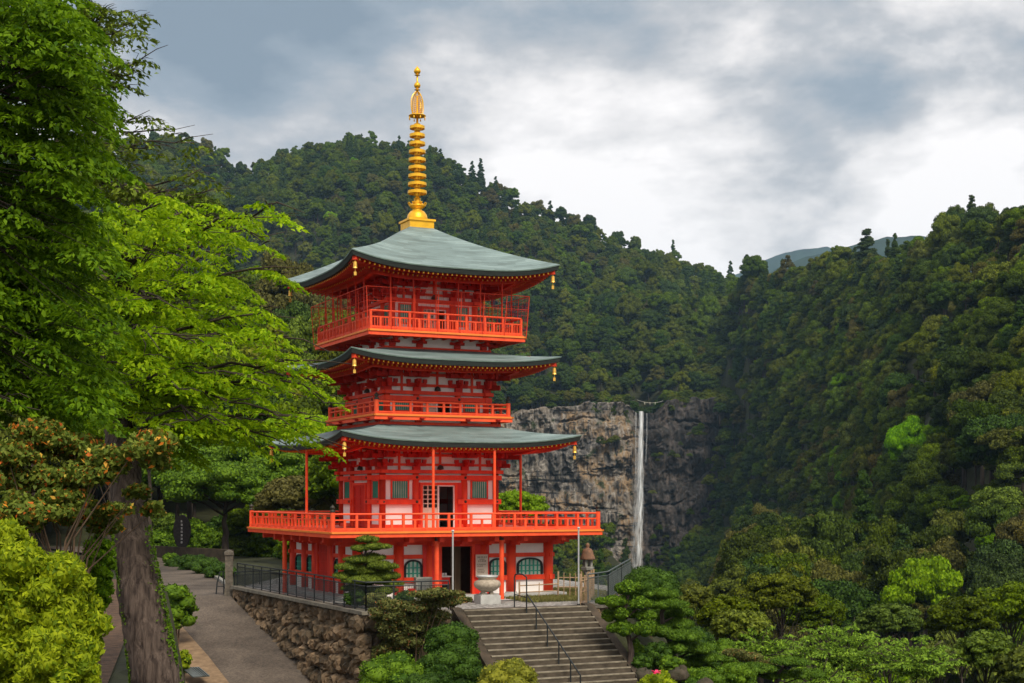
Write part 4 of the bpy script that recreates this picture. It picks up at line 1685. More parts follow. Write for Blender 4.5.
# stairs
NST, RI, TR = 17, 0.2, 0.333
st = MB()
ed = MB()
HW = 2.85
for i in range(NST):
    zt = GZ0 - RI * i - (0.0 if i else 0.0)
    s0, s1 = TR * i - (0.45 if i == 0 else 0), TR * (i + 1)
    q = [stair_pt(-HW, s0, zt), stair_pt(HW, s0, zt), stair_pt(HW, s1, zt), stair_pt(-HW, s1, zt)]
    ql = [(x, y, zt - 0.5) for x, y, _ in q]
    st.add(q + ql, [(0, 1, 2, 3), (3, 2, 6, 7), (0, 3, 7, 4), (1, 5, 6, 2)])
    # worn pale nosing
    e = [stair_pt(-HW + 0.01, s1 - 0.11, zt + 0.012), stair_pt(HW - 0.01, s1 - 0.11, zt + 0.012), stair_pt(HW - 0.01, s1 + 0.012, zt + 0.010), stair_pt(-HW + 0.01, s1 + 0.012, zt + 0.010),
         stair_pt(-HW + 0.01, s1 + 0.012, zt - 0.035), stair_pt(HW - 0.01, s1 + 0.012, zt - 0.035)]
    ed.add(e, [(0, 3, 2, 1), (3, 4, 5, 2)])
so = st.build('stairs', M['step_stone'])
tag(so, 'wide flight of worn brown stone steps climbing to the terrace', 'stairs')
ed.build('step_nosing', M['step_edge'], so)
for sgn, a in ((-1, -3.05), (1, 3.05)):
    k = MB()
    n = 9
    Ls = TR * NST
    lo = 0.22 if sgn > 0 else 0.25
    q = []
    for s in (-0.25, 0.1, Ls):
        zz = GZ0 + 0.10 - 0.6 * max(s - 0.05, 0)
        q += [stair_pt(a - 0.2, s, zz), stair_pt(a + 0.2, s, zz), stair_pt(a + 0.2, s, zz - 1.8), stair_pt(a - 0.2, s, zz - 1.8)]
    k.add(q, [(0, 3, 2, 1)] + [(4 * i + j, 4 * i + (j + 1) % 4, 4 * i + 4 + (j + 1) % 4, 4 * i + 4 + j) for i in (0, 1) for j in range(4)])
    k.build('stair_kerb', M['kerb_stone'], so)
# lantern-shaped newel at the foot of the right kerb
nx_, ny_, nz_ = stair_pt(3.1, 4.75, -7.25)
k = MB()
k.box(nx_ - 0.2, nx_ + 0.2, ny_ - 0.2, ny_ + 0.2, nz_ - 0.8, nz_ + 0.02)
k.lathe([(0.15, 0.02), (0.17, 0.1), (0.24, 0.14), (0.10, 0.26), (0.07, 0.34), (0.02, 0.4)], (nx_, ny_, nz_), 8)
tag(k.build('stone_newel', M['stone_grey']), 'small grey stone finial at the foot of the right stair kerb', 'stone ornament')

# stair handrail
hr = empty('stair_handrail', stair_pt(-0.2, -0.1, GZ0), 0, 'thin black metal handrail running down the middle of the steps', 'handrail')


def rel(o, p):
    return (p[0] - o.location[0], p[1] - o.location[1], p[2] - o.location[2])


def srail(u, s, h):
    i = max(0, math.floor(s / TR)) if s > 0 else 0
    return rel(hr, stair_pt(u, s, GZ0 - RI * i + h))


U = -0.15
for u, s in ((U - 0.1, -0.35), (U + 0.05, 0.5), (U, 1.5), (U, 2.5), (U, 3.5), (U, 4.5), (U, 5.3)):
    p = MB()
    a = srail(u, s, 0)
    top = 0.95 + (0.1 if s < 0.6 else 0)
    i = max(0, math.floor(s / TR)) if s > 0 else 0
    p.cyl(a[0], a[1], a[2], (0.95 - 0.6 * max(s, 0)) if s > 0.6 else 1.25 - 0.0, 0.028, 8)
    p.build('rail_post', M['black_metal'], hr)
p = MB()
a, c = srail(U - 0.1, -0.35, 0), srail(U + 0.05, 0.5, 0)
p.tube([(a[0], a[1], 1.25), (a[0] + 0.03, a[1], 1.36), (a[0] * .7 + c[0] * .3, a[1] * .7 + c[1] * .3, 1.42), (a[0] * .3 + c[0] * .7, a[1] * .3 + c[1] * .7, 1.40), (c[0], c[1], 1.30), (c[0], c[1], 1.2)], 0.03, 8)
c2 = srail(U, 5.3, 0)
p.tube([(c[0], c[1], 0.95 - 0.3 + 0.25), (c[0], c[1], 0.62), (c2[0], c2[1], 0.95 - 0.6 * 5.3)], 0.03, 8)
p.tube([(a[0], a[1], 0.55), (c[0], c[1], 0.45)], 0.02, 6)
p.build('hand_rail', M['black_metal'], hr)


# metal fences with fine mesh panels
def mesh_fence(label, pts, h=1.15, step=1.5, mat_r='black_metal', panel=True, low=0.12, mesh_mat=None):
    o = empty('metal_fence', pts[0], 0, label, 'fence')
    R = lambda p: rel(o, p)
    rail = MB()
    pan = MB()
    for a, c in zip(pts[:-1], pts[1:]):
        a, c = Vector(a), Vector(c)
        L = (c - a).length
        up = Vector((0, 0, 1))
        rail.tube([R(a + up * h), R(c + up * h)], 0.032, 8)
        rail.tube([R(a + up * (h - 0.16)), R(c + up * (h - 0.16))], 0.022, 6)
        rail.tube([R(a + up * low), R(c + up * low)], 0.02, 6)
        n = max(1, int(round(L / step)))
        for i in range(n + 1):
            q = a + (c - a) * (i / n)
            b = MB()
            w = R(q)
            b.box(w[0] - 0.025, w[0] + 0.025, w[1] - 0.025, w[1] + 0.025, w[2] - 0.1, w[2] + h - 0.03)
            b.build('fence_post', M[mat_r], o)
        if panel:
            m = int(L / 0.075)
            for i in range(m):
                q = a + (c - a) * ((i + 0.5) / m)
                pan.bar(R(q + up * low), R(q + up * (h - 0.16)), 0.010)
            for j in range(12):
                hh = low + (h - 0.16 - low) * (j + 0.5) / 12
                pan.bar(R(a + up * hh), R(c + up * hh), 0.009)
    rail.build('fence_rail', M[mat_r], o)
    if panel:
        pan.build('mesh_panel', M[mat_r], o)
    return o


zf = GZ0 + 0.02
mesh_fence('dark metal mesh fence along the top of the boulder wall left of the pagoda',
           [(WB[0] + 0.1, WB[1], zf), (-11.0, 68.6, zf), (WA[0] - 0.1, WA[1] + 0.1, zf), (-2.6, 59.25, zf)], 1.18, 1.35)
mesh_fence('grey mesh fence at the head of the stairs on the right',
           [(SR[0] + 0.1, SR[1] + 0.1, zf), (4.25, 64.2, zf), (5.15, 68.4, zf + 0.15), (6.0, 73.2, zf + 0.2)], 1.3, 1.5, 'rail_metal')
mesh_fence('dark railing behind the left stone gate post under the trees', [(-14.6, 76.3, -4.9), (-9.9, 79.5, -4.8)], 1.0, 1.5)


# flag poles
def pole(px, y0, y1, d, label, r=0.035):
    a, c = at(px, y0, d), at(px, y1, d)
    o = empty('thin_pole', c, 0, label, 'pole')
    b = MB()
    b.cyl(0, 0, 0, a[2] - c[2], r, 8)
    b.build('shaft', M['grey_metal'], o)
    b = MB()
    b.lathe([(r * 1.3, 0), (r * 1.9, 0.04), (r * 1.2, 0.09)], (0, 0, a[2] - c[2]), 8)
    b.build('cap', M['grey_metal'], o)
    b = MB()
    b.cyl(0, 0, -0.02, 0.10, r * 2.2, 8)
    b.build('foot', M['black_metal'], o)


pole(452.8, 532, 609, 59.4, 'thin pale pole standing at the end of the left fence by the doorway')
pole(578.6, 529, 606, 62.1, 'thin pale pole standing at the right head of the stairs')

# incense burner
ib = empty('incense_burner', at(487.3, 602.5, 63.4)[:2] + (GZ0 - 0.02,), 0.35, 'round tan stone incense burner on a square plinth before the doorway', 'incense burner')
b = MB()
b.box(-0.46, 0.46, -0.46, 0.46, 0, 0.36)
b.box(-0.40, 0.40, -0.40, 0.40, 0.361, 0.40)
b.build('plinth', M['stone_pale'], ib)
for a_ in (0.6, 2.2, 3.7, 5.2):
    b = MB()
    b.lathe([(0.12, 0.40), (0.07, 0.50), (0.10, 0.62)], (0.26 * cos(a_), 0.26 * sin(a_), 0), 8)
    b.build('foot', M['stone_tan'], ib, smooth=True)
b = MB()
b.lathe([(0.20, 0.50), (0.36, 0.56), (0.56, 0.72), (0.60, 0.84), (0.55, 0.96), (0.40, 1.04), (0.36, 1.07), (0.45, 1.12), (0.45, 1.15), (0.36, 1.15), (0.34, 1.02), (0.05, 1.0)], n=32)
b.build('bowl', M['stone_tan'], ib, smooth=True)
b = MB()
b.lathe([(0.46, 1.15), (0.48, 1.18), (0.46, 1.22), (0.41, 1.22), (0.41, 1.16)], n=28)
b.build('metal_rim', M['grey_metal'], ib, smooth=True)

# information board on the wall
sg = empty('information_board', ploc(1.22, -4.83, GZ0 + 0.98), PHI, 'pale notice board with black lines of writing beside the dark doorway', 'sign')
b = MB()
b.box(-0.31, 0.31, -0.05, 0.0, 0, 1.02)
b.build('board', M['sign_face'], sg)
b = MB()
for a_ in ((-0.34, -0.311, 0, 1.02), (0.311, 0.34, 0, 1.02), (-0.34, 0.34, -0.03, -0.001), (-0.34, 0.34, 1.021, 1.05)):
    b.box(a_[0], a_[1], -0.06, 0.0, a_[2], a_[3])
b.build('frame', M['vermilion_dark'], sg)
rs = np.random.RandomState(3)
b = MB()


def glyph(b, x, z, s, y=-0.053):
    """one kanji-like character of short strokes"""
    for q in range(3):
        zz = z + s * (0.1 + 0.36 * q)
        b.box(x + s * 0.08, x + s * rs.uniform(0.7, 0.9), y, y + 0.002, zz, zz + s * 0.12)
    for q in range(2):
        xx = x + s * rs.uniform(0.1, 0.75)
        b.box(xx, xx + s * 0.12, y - 0.001, y + 0.002, z + s * 0.05, z + s * 0.95)


for (z, s, n, x0) in ((0.86, 0.075, 6, -0.23), (0.77, 0.06, 4, -0.12), (0.68, 0.075, 5, -0.18), (0.54, 0.055, 7, -0.23), (0.46, 0.055, 5, -0.23), (0.32, 0.045, 6, -0.2), (0.24, 0.045, 8, -0.23), (0.17, 0.045, 7, -0.22)):
    for i in range(n):
        glyph(b, x0 + i * s * 1.1, z, s)
b.build('lettering', M['text_black'], sg)

# offertory shelf inside the doorway, grey cabinet and red fire buckets
ob = empty('offering_table', ploc(-0.33, -3.95, GZ0 + 0.22), PHI, 'small white topped offering table standing inside the dark doorway', 'table')
b = MB()
b.box(-0.36, 0.36, -0.2, 0.2, 0.74, 0.80)
b.build('table_top', M['white_paint'], ob)
b = MB()
b.box(-0.30, 0.30, -0.15, 0.15, 0.42, 0.739)
b.build('drawer_box', M['red_board'], ob)
for sx in (-1, 1):
    for sy in (-1, 1):
        b = MB()
        b.box(sx * 0.29 - 0.03, sx * 0.29 + 0.03, sy * 0.14 - 0.03, sy * 0.14 + 0.03, 0, 0.419)
        b.build('leg', M['dark_wood'], ob)
b = MB()
for i in range(3):
    b.box(-0.2 + i * 0.14, -0.1 + i * 0.14, -0.06, 0.06, 0.80, 0.93)
tag(b.build('amulet_box', M['white_paint']), 'small white amulet boxes standing on the table in the doorway', 'box')
ab = bpy.data.objects['amulet_box']
ab.location = ob.location
ab.rotation_euler = ob.rotation_euler

gc = empty('grey_cabinet', ploc(-1.86, -5.35, GZ0 + 0.2), PHI, 'grey slatted metal cabinet below the arched window left of the doorway', 'cabinet')
b = MB()
b.box(-0.38, 0.38, -0.16, 0.16, 0.06, 0.86)
b.build('case', M['stone_grey'], gc)
b = MB()
for i in range(11):
    b.box(-0.33, 0.33, -0.175, -0.161, 0.12 + i * 0.065, 0.15 + i * 0.065)
b.build('grille', M['grate'], gc)
for sx in (-0.3, 0.3):
    b = MB()
    b.box(sx - 0.05, sx + 0.05, -0.15, 0.15, 0, 0.06)
    b.build('foot', M['black_metal'], gc)

for n_, (u, v, lb) in enumerate(((-3.85, -5.2, 'red fire bucket standing behind the garden pine at the left corner'), (-2.35, -5.25, 'red fire bucket beside the wide column left of the grey cabinet'))):
    fb = empty('fire_bucket', ploc(u, v, GZ0 + 0.2), 0, lb, 'bucket')
    b = MB()
    b.lathe([(0.13, 0), (0.19, 0.34), (0.2, 0.35), (0.18, 0.35), (0.12, 0.05)], n=16)
    b.build('pail', M['red_board'], fb, smooth=True)
    b = MB()
    b.tube([(0.19 * cos(t), 0, 0.33 + 0.17 * sin(t)) for t in np.linspace(0, pi, 10)], 0.008, 5)
    b.build('handle', M['black_metal'], fb)


# bamboo fence right of the pagoda
def bamboo_fence(pts, label, h, n_gap=0.27, seed=1):
    r = np.random.RandomState(seed)
    o = empty('bamboo_fence', pts[0], 0, label, 'fence')
    R = lambda p: rel(o, p)
    hz = MB()
    vt = MB()
    for a, c in zip(pts[:-1], pts[1:]):
        a, c = Vector(a), Vector(c)
        L = (c - a).length
        for t in (0.42, 0.80):
            hz.tube([R(a + Vector((0, 0, h * t))), R(c + Vector((0, 0, h * t)))], 0.028, 6)
        n = int(L / n_gap)
        for i in range(n + 1):
            q = a + (c - a) * (i / n)
            w = R(q)
            thick = (i % 4 == 0)
            vt.tube([(w[0], w[1] - 0.04, w[2] - 0.05), (w[0] + r.uniform(-.02, .02), w[1] - 0.04, w[2] + h * (1.05 if thick else r.uniform(0.9, 1.0)))], 0.045 if thick else 0.024, 6)
    hz.build('crossbar', M['bamboo'], o)
    vt.build('uprights', M['bamboo'], o)


bamboo_fence([(3.75, 66.6, GZ0), (3.3, 63.6, GZ0), (2.95, 62.3, GZ0)], 'brown bamboo fence closing the terrace beside the stair head', 1.25)
bamboo_fence([ploc(4.6, -5.9, GZ0), (3.75, 66.6, GZ0)], 'low bamboo fence between the corner column and the stone lantern', 1.15, seed=4)
bamboo_fence([ploc(2.3, -6.6, GZ0), ploc(4.5, -6.1, GZ0)], 'thin lashed bamboo rail in front of the right arched window', 0.8, 0.8, seed=5)


# stone lantern
ln = empty('stone_lantern', (3.62, 69.4, GZ0 - 0.1), 0.3, 'stone lantern with a rusty brown bell shaped cap beside the fence', 'stone lantern')
for nm, prof, mt, seg in (('base', [(0.34, 0), (0.34, 0.15), (0.25, 0.22), (0.25, 0.30)], 'stone_grey', 6),
                          ('shaft', [(0.20, 0.30), (0.17, 0.45), (0.17, 0.70), (0.20, 0.74), (0.17, 0.78), (0.17, 1.05), (0.20, 1.15)], 'stone_grey', 14),
                          ('platform', [(0.18, 1.15), (0.32, 1.25), (0.34, 1.36), (0.25, 1.40)], 'stone_grey', 6),
                          ('cap', [(0.38, 1.74), (0.36, 1.80), (0.29, 1.98), (0.26, 2.12), (0.19, 2.24), (0.09, 2.28), (0.07, 2.32), (0.11, 2.40), (0.08, 2.48), (0.01, 2.54)], 'lantern_cap', 14)):
    b = MB()
    b.lathe(prof, n=seg)
    b.build(nm, M[mt], ln, smooth=seg > 8)
b = MB()
for a_ in range(4):
    t = a_ * pi / 2 + pi / 4
    b.box(0.19 * cos(t) - 0.055, 0.19 * cos(t) + 0.055, 0.19 * sin(t) - 0.055, 0.19 * sin(t) + 0.055, 1.40, 1.74)
b.build('light_chamber', M['stone_grey'], ln)

M['kerb_grey'] = material('dim_weathered_stone', (0.16, 0.14, 0.11), 0.9, col2=(0.07, 0.06, 0.05), scale=4, bump=0.4)
# gate post, barrier, monument, low stone wall at the back of the path
gp = empty('stone_gate_post', (at(229, 597, 75.5)[0], 75.5, -5.12), 0.2, 'square weathered stone gate post at the right edge of the path', 'gate post')
b = MB()
b.box(-0.20, 0.20, -0.20, 0.20, 0, 2.15)
b.box(-0.24, 0.24, -0.24, 0.24, 0, 0.35)
b.box(-0.22, 0.22, -0.22, 0.22, 1.3, 1.34)
b.build('shaft', M['kerb_grey'], gp)
b = MB()
b.box(-0.24, 0.24, -0.24, 0.24, 2.151, 2.30)
b.lathe([(0.24, 2.301), (0.16, 2.38), (0.05, 2.42)], n=4)
b.build('cap', M['kerb_grey'], gp)
x, y, z = at(221, 592, 76.5)
ba = empty('path_barrier', (x, y, -5.06), 0.3, 'bent black metal barrier leaning beside the stone gate post', 'barrier')
b = MB()
b.tube([(-0.25, 0, 0), (-0.2, 0, 0.6), (-0.05, 0, 1.15), (0.1, 0, 1.2), (0.15, 0, 0.6), (0.15, 0, 0)], 0.035, 8)
b.build('frame', M['black_metal'], ba)
b = MB()
b.tube([(-0.22, 0, 0.4), (0.15, 0, 0.4)], 0.025, 6)
b.build('crossbar', M['black_metal'], ba)
x, y, z = at(182, 548, 116)
mo = empty('stone_monument', (x, y, -4.7), 0.1, 'dark oval stone tablet with a white inscription under the trees', 'monument')
b = MB()
pr_ = []
for i in range(20):
    t = 2 * pi * i / 20
    pr_.append((0.68 * cos(t) * (1 + 0.04 * sin(3 * t)), 1.35 * sin(t)))
vs = [(x_, -0.15, 2.0 + z_) for x_, z_ in pr_] + [(x_ * 1.03, 0.15, 2.0 + z_ * 1.02) for x_, z_ in pr_]
b.add(vs, [tuple(range(20)), tuple(reversed(range(20, 40)))] + [(i, i + 20, (i + 1) % 20 + 20, (i + 1) % 20) for i in range(20)])
b.build('tablet', M['monument'], mo)
b = MB()
for i in range(7):
    glyph(b, -0.09, 2.75 - i * 0.28, 0.18, -0.16)
b.build('inscription', M['white_paint'], mo)
b = MB()
b.box(-0.9, 0.9, -0.45, 0.45, -0.3, 0.68)
b.build('plinth', M['stone_grey'], mo)
b = MB()
bw = at(153, 556, 117), at(236, 556, 110)
b.bar((bw[0][0], 117, -4.4), (bw[1][0], 108, -4.4), 0.5, 1.1)
tag(b.build('low_wall', M['kerb_stone']), 'low dark wall behind the hedge at the far end of the path', 'wall')  # darker stone picked to put the shade here into the wall's colour

# ================================================================== foliage
def leaf_quads(P, Nn, L, Wd, r, jit=0.6, droop=None, T=None):
    """one small folded leaf (rhombus) at each point; returns verts, faces"""
    n = len(P)
    Nn = Nn + r.normal(0, jit, (n, 3))
    Nn /= np.linalg.norm(Nn, axis=1)[:, None] + 1e-9
    if T is None:
        T = r.normal(0, 1, (n, 3))
        if droop is not None:
            T = T + np.array([0, 0, -droop])
    T = T - Nn * (T * Nn).sum(1)[:, None]
    T /= np.linalg.norm(T, axis=1)[:, None] + 1e-9
    B = np.cross(Nn, T)
    s = r.uniform(0.7, 1.3, (n, 1))
    l, w = L * s / 2, Wd * s / 2
    v = np.empty((n, 4, 3))
    v[:, 0] = P - T * l
    v[:, 1] = P + B * w - T * l * 0.15 + Nn * w * 0.25
    v[:, 2] = P + T * l - Nn * l * 0.2
    v[:, 3] = P - B * w - T * l * 0.15 + Nn * w * 0.25
    return v.reshape(-1, 3), np.arange(n * 4).reshape(n, 4)


def lobe_points(lobes, dens, r, shell=0.12, low=-0.35, fill=0.0):
    """points and normals over a set of ellipsoids (cx,cy,cz,rx,ry,rz)"""
    PP, NN = [], []
    for (cx, cy, cz, rx, ry, rz) in lobes:
        area = 4 * pi * ((rx * ry) ** 1.6 + (rx * rz) ** 1.6 + (ry * rz) ** 1.6) ** (1 / 1.6) / 3 ** (1 / 1.6)
        n = max(12, int(area * dens))
        d = r.normal(0, 1, (int(n * 1.6), 3))
        d /= np.linalg.norm(d, axis=1)[:, None]
        d = d[d[:, 2] > low + r.uniform(-0.25, 0.25, len(d))][:n]
        rad_ = 1 - np.abs(r.normal(0, shell, (len(d), 1)))
        if fill:
            m = r.random_sample(len(d)) < fill
            rad_[m] = r.uniform(0.3, 1, (m.sum(), 1))
        sc = np.array([rx, ry, rz])
        PP.append(np.array([cx, cy, cz]) + d * sc * rad_)
        nn = d / sc
        nn /= np.linalg.norm(nn, axis=1)[:, None]
        NN.append(nn)
    return np.concatenate(PP), np.concatenate(NN)


def ellipsoid_core(lobes, k=0.8, n=8, m=6):
    V, Fc = [], []
    for (cx, cy, cz, rx, ry, rz) in lobes:
        b = len(V)
        for j in range(m + 1):
            th = pi * (j + 0.0) / m
            for i in range(n):
                a = 2 * pi * i / n
                V.append((cx + rx * k * sin(th) * cos(a), cy + ry * k * sin(th) * sin(a), cz + rz * k * cos(th)))
        for j in range(m):
            for i in range(n):
                q = (i + 1) % n
                Fc.append((b + j * n + i, b + (j + 1) * n + i, b + (j + 1) * n + q, b + j * n + q))
    return np.array(V, float), np.array(Fc)


def join_np(parts):
    V, Fc, n = [], [], 0
    for v, f in parts:
        V.append(v)
        Fc.append(f + n)
        n += len(v)
    return np.concatenate(V), np.concatenate(Fc)


def raw_mesh(name, v, f, mats, midx=None):
    me = bpy.data.meshes.new(name)
    me.vertices.add(len(v))
    me.vertices.foreach_set('co', np.asarray(v, dtype=np.float32).ravel())
    me.loops.add(f.size)
    me.loops.foreach_set('vertex_index', f.astype(np.int32).ravel())
    me.polygons.add(len(f))
    me.polygons.foreach_set('loop_start', np.arange(0, f.size, 4, dtype=np.int32))
    for m in mats:
        me.materials.append(m)
    if midx is not None:
        me.polygons.foreach_set('material_index', midx.astype(np.int32))
    me.update(calc_edges=True)
    return me


# ------------------------------------------------------------------ forest tree kinds (unit crown radius)
def proto(kind, seed, mat):
    r = np.random.RandomState(seed)
    lobes = []
    if kind == 'round':
        n = 36
        for i in range(n):
            ph = i * 2.39996
            zz = 1 - 1.25 * (i + 0.5) / n
            q = sqrt(max(0.0, 1 - zz * zz))
            k = r.uniform(0.62, 0.86)
            s = r.uniform(0.17, 0.36)
            lobes.append((q * cos(ph) * k, q * sin(ph) * k, 1.25 + zz * k * 0.85 + r.uniform(-0.08, 0.12), s, s, s * r.uniform(0.55, 0.8)))
        lobes.append((0, 0, 1.2, 0.5, 0.5, 0.5))
    elif kind == 'tiered':
        for t, (z, rr) in enumerate(((0.85, 0.95), (1.2, 0.85), (1.55, 0.62), (1.85, 0.35))):
            n = max(3, int(9 * rr))
            for i in range(n):
                a = 2 * pi * i / n + t + r.uniform(-0.3, 0.3)
                k = rr * r.uniform(0.55, 0.85)
                s = r.uniform(0.22, 0.38)
                lobes.append((k * cos(a), k * sin(a), z + r.uniform(-0.16, 0.16), s, s, s * r.uniform(0.42, 0.6)))
    elif kind == 'cone':
        for t in range(22):
            z = 0.6 + 0.125 * t
            rr = 0.80 * (1 - t / 22.5) ** 0.75 * r.uniform(0.75, 1.12)
            n = max(2, int(5 * rr) + 1)
            for i in range(n):
                a = 2 * pi * i / n + t * 1.1 + r.uniform(-0.3, 0.3)
                s = (0.11 + 0.22 * rr) * r.uniform(0.8, 1.2)
                lobes.append((rr * 0.62 * cos(a), rr * 0.62 * sin(a), z + r.uniform(-0.1, 0.1), s * 1.15, s * 1.15, s * 0.65))
    elif kind == 'loose':
        for i in range(24):
            a = r.uniform(0, 2 * pi)
            k = sqrt(r.uniform(0, 1)) * 0.85
            z = 1.05 + 0.85 * sqrt(1 - k * k) * r.uniform(0.4, 1.05)
            s = r.uniform(0.18, 0.32)
            lobes.append((k * cos(a), k * sin(a), z, s, s, s * 0.55))
    P, Nn = lobe_points(lobes, 520, r, 0.24, -0.5)
    v, f = leaf_quads(P, Nn, 0.068, 0.046, r, 0.65)
    cv, cf = ellipsoid_core(lobes, 0.74, 6, 4)
    b = MB()
    b.tube([(0, 0, -0.5), (0.02, 0.01, 0.5), (0, 0, 1.2)], [0.075, 0.06, 0.03], 5)
    tv, tf = np.array([tuple(p) for p in b.v]), [q for q in b.f if len(q) == 4]
    V, Fc = join_np([(v, f), (cv, cf), (tv, np.array(tf))])
    mi = np.zeros(len(Fc))
    mi[len(f) + len(cf):] = 1
    return raw_mesh('forest_tree_' + kind, V, Fc, [mat, M['bark_dark']], mi)


KINDS = [
    ('round', 'lf_forest', 'dark green round broadleaf tree'), ('tiered', 'lf_forest', 'dark green broad tree with layered boughs'),
    ('loose', 'lf_olive', 'olive green tree with a ragged crown'), ('round', 'lf_olive', 'olive green round crowned tree'),
    ('cone', 'lf_conifer', 'dark pointed cedar'), ('round', 'lf_conifer', 'very dark dense evergreen tree'),
    ('tiered', 'lf_brown', 'brownish green tree with layered boughs'), ('loose', 'lf_forest', 'mid green loose crowned tree'),
    ('round', 'lf_lime', 'fresh lime green tree'), ('loose', 'lf_lime', 'bright green loose crowned tree'),
    ('round', 'lf_yellow', 'pale yellow flowering tree'), ('round', 'lf_brown', 'rusty brown green round tree'),
]
WT = np.array([0.30, 0.06, 0.14, 0.15, 0.035, 0.12, 0.006, 0.18, 0.006, 0.006, 0.0, 0.008])
PROTO = [proto(k, 100 + i, M[m]) for i, (k, m, _) in enumerate(KINDS)]


def scatter():
    r = np.random.RandomState(77)
    X, Y, Rr = [], [], []
    for (y0, y1, sp) in ((95, 330, 6.0), (330, 700, 6.8), (700, 1330, 7.2)):
        yy = np.arange(y0, y1, sp)
        for y in yy:
            xw = y * 0.42 + 12
            xx = np.arange(-xw, xw, sp)
            xx = xx + r.uniform(-0.45, 0.45, len(xx)) * sp
            X.append(xx)
            Y.append(y + r.uniform(-0.45, 0.45, len(xx)) * sp)
            Rr.append(np.full(len(xx), sp * (0.62 if y0 > 300 else 0.70)) * r.uniform(0.62, 1.45, len(xx)))
    for q in range(3200):            # the steep left flank of the right hill
        p_ = r.uniform(706, 900)
        y_ = r.uniform(360, 990)
        X.append(np.array([(p_ - 512) / F * y_]))
        Y.append(np.array([y_]))
        Rr.append(np.array([r.uniform(2.8, 5.2)]))
    X, Y, Rr = map(np.concatenate, (X, Y, Rr))
    Z = terrain(X, Y)
    p = px_of(X, Y)
    keep = np.ones(len(X), bool)
    # the face of the cliff and the water stay bare
    keep &= ~((Y > 880) & (Y < 926) & (X > CL_X0 + 4) & (X < CL_X1 - 8))
    keep &= ~((np.abs(X - 83) < 6) & (Y > 700) & (Y < 950))
    keep &= ~((p > 605) & (p < 675) & (Y > 800) & (Y < 903))
    # pagoda terrace and garden
    keep &= ~((X > -24) & (X < 14) & (Y < 96))
    keep &= ~((X > -10) & (Y < 150))
    keep &= ~((X > -40) & (X < 0) & (Y < 142))
    keep &= ~((X > pl(np.minimum(Y, 130)) - 3.5) & (X < pr(np.minimum(Y, 130)) + 4) & (Y < 116))
    g = (np.abs(terrain(X + 2, Y) - terrain(X - 2, Y)) + np.abs(terrain(X, Y + 2) - terrain(X, Y - 2))) / 4
    n0 = len(X) - 3200
    keep[n0:] &= g[n0:] > 0.55
    X, Y, Rr, Z, p = X[keep], Y[keep], Rr[keep], Z[keep], p[keep]
    H = Rr * 2.1
    # line of sight from around the camera to the top of each tree
    vis = np.zeros(len(X), bool)
    for cx in (-6.0, 0.0, 6.0):
        ok = np.ones(len(X), bool)
        for t in np.linspace(0.12, 0.985, 70):
            lx, ly, lz = cx + (X - cx) * t, Y * t, (Z + H + 2.0) * t
            far_ = (Y * (1 - t)) > 9
            ok &= ~(far_ & (terrain(lx, ly) + np.where(ly > 110, 5.0, 0) > lz))
        vis |= ok
    X, Y, Rr, Z, p = X[vis], Y[vis], Rr[vis], Z[vis], p[vis]
    kz = fbm(X / 60, Y / 60, 91, 3)
    cum = np.cumsum(WT / WT.sum())
    kind = np.searchsorted(cum, np.clip(r.random_sample(len(X)) + kz * 0.25, 0, 0.9999))
    return X, Y, Z, Rr, p, kind, r


TX, TY, TZ, TR_, TP, TK, rfs = scatter()
TB = rfs.uniform(0.8, 1.2, len(TX)) * np.where((TP > 600) & (TY > 900) & (TY < 1180), 1.25, 1.0)
TS = np.stack([TR_ * TB, TR_ * TB, TR_ * TB * rfs.uniform(1.05, 1.75, len(TX))], -1)
SINK = TR_ * 0.35
TROT = rfs.uniform(0, 2 * pi, len(TX))


special = {}


def force(px, py, dlo, dhi, kind, scale=1.0):
    """the tree whose crown shows nearest to this place gets this kind"""
    yc = 498 - (TZ + TR_ * 1.3) / TY * F
    m = (TY > dlo) & (TY < dhi)
    q = np.where(m, (TP - px) ** 2 + (yc - py) ** 2 + (TY - dlo) * 0.02, 1e12)
    for j in special:
        q[j] = 1e12
    i = int(np.argmin(q))
    hw = TR_[i] / TY[i] * F
    front = (TY < TY[i] + 2) & (np.abs(TP - TP[i]) < hw * 1.5) & (np.abs(yc - yc[i]) < hw * 2.2)
    front[i] = False
    for j in special:
        front[j] = False
    TS[front] *= 0.75 if kind not in (4, 5) else 1.0            # it stands clear of lower neighbours in front of it
    TZ[i] += 2.0
    TK[i] = kind
    TS[i] *= scale * np.array([1.2, 1.2, 0.9]) if kind == 4 else scale
    return i


special[force(843, 512, 300, 640, 8, 1.0)] = 'bright lime green tree low in the middle of the right slope'
special[force(846, 490, 300, 660, 9, 1.0)] = 'fresh green layered tree just above the brightest lime tree on the right slope'
special[force(940, 436, 200, 500, 8, 0.7)] = 'lone lime green tree high on the right slope'
special[force(958, 520, 180, 500, 9, 0.6)] = 'small yellowish green tree in the dark part of the right slope'
special[force(770, 505, 500, 860, 9, 1.2)] = 'fresh green tree at the left edge of the right slope near the cliff'
special[force(777, 285, 400, 900, 10, 1.2)] = 'pale yellow flowering tree just below the ridge under the blue hills'
special[force(732, 428, 500, 1000, 6, 1.5)] = 'rusty orange brown tree growing on the right end of the cliff top'
special[force(840, 262, 420, 700, 4, 1.35)] = 'tall dark conifer standing out on the right ridge beside the blue hills'
special[force(858, 258, 420, 700, 5, 1.2)] = 'dark evergreen on the ridge beside the tall dark conifer'
special[force(938, 215, 350, 650, 5, 1.0)] = 'dark evergreen on the upper right skyline left of the cedar'
special[force(958, 212, 350, 650, 4, 0.9)] = 'pointed dark cedar standing highest on the upper right skyline'
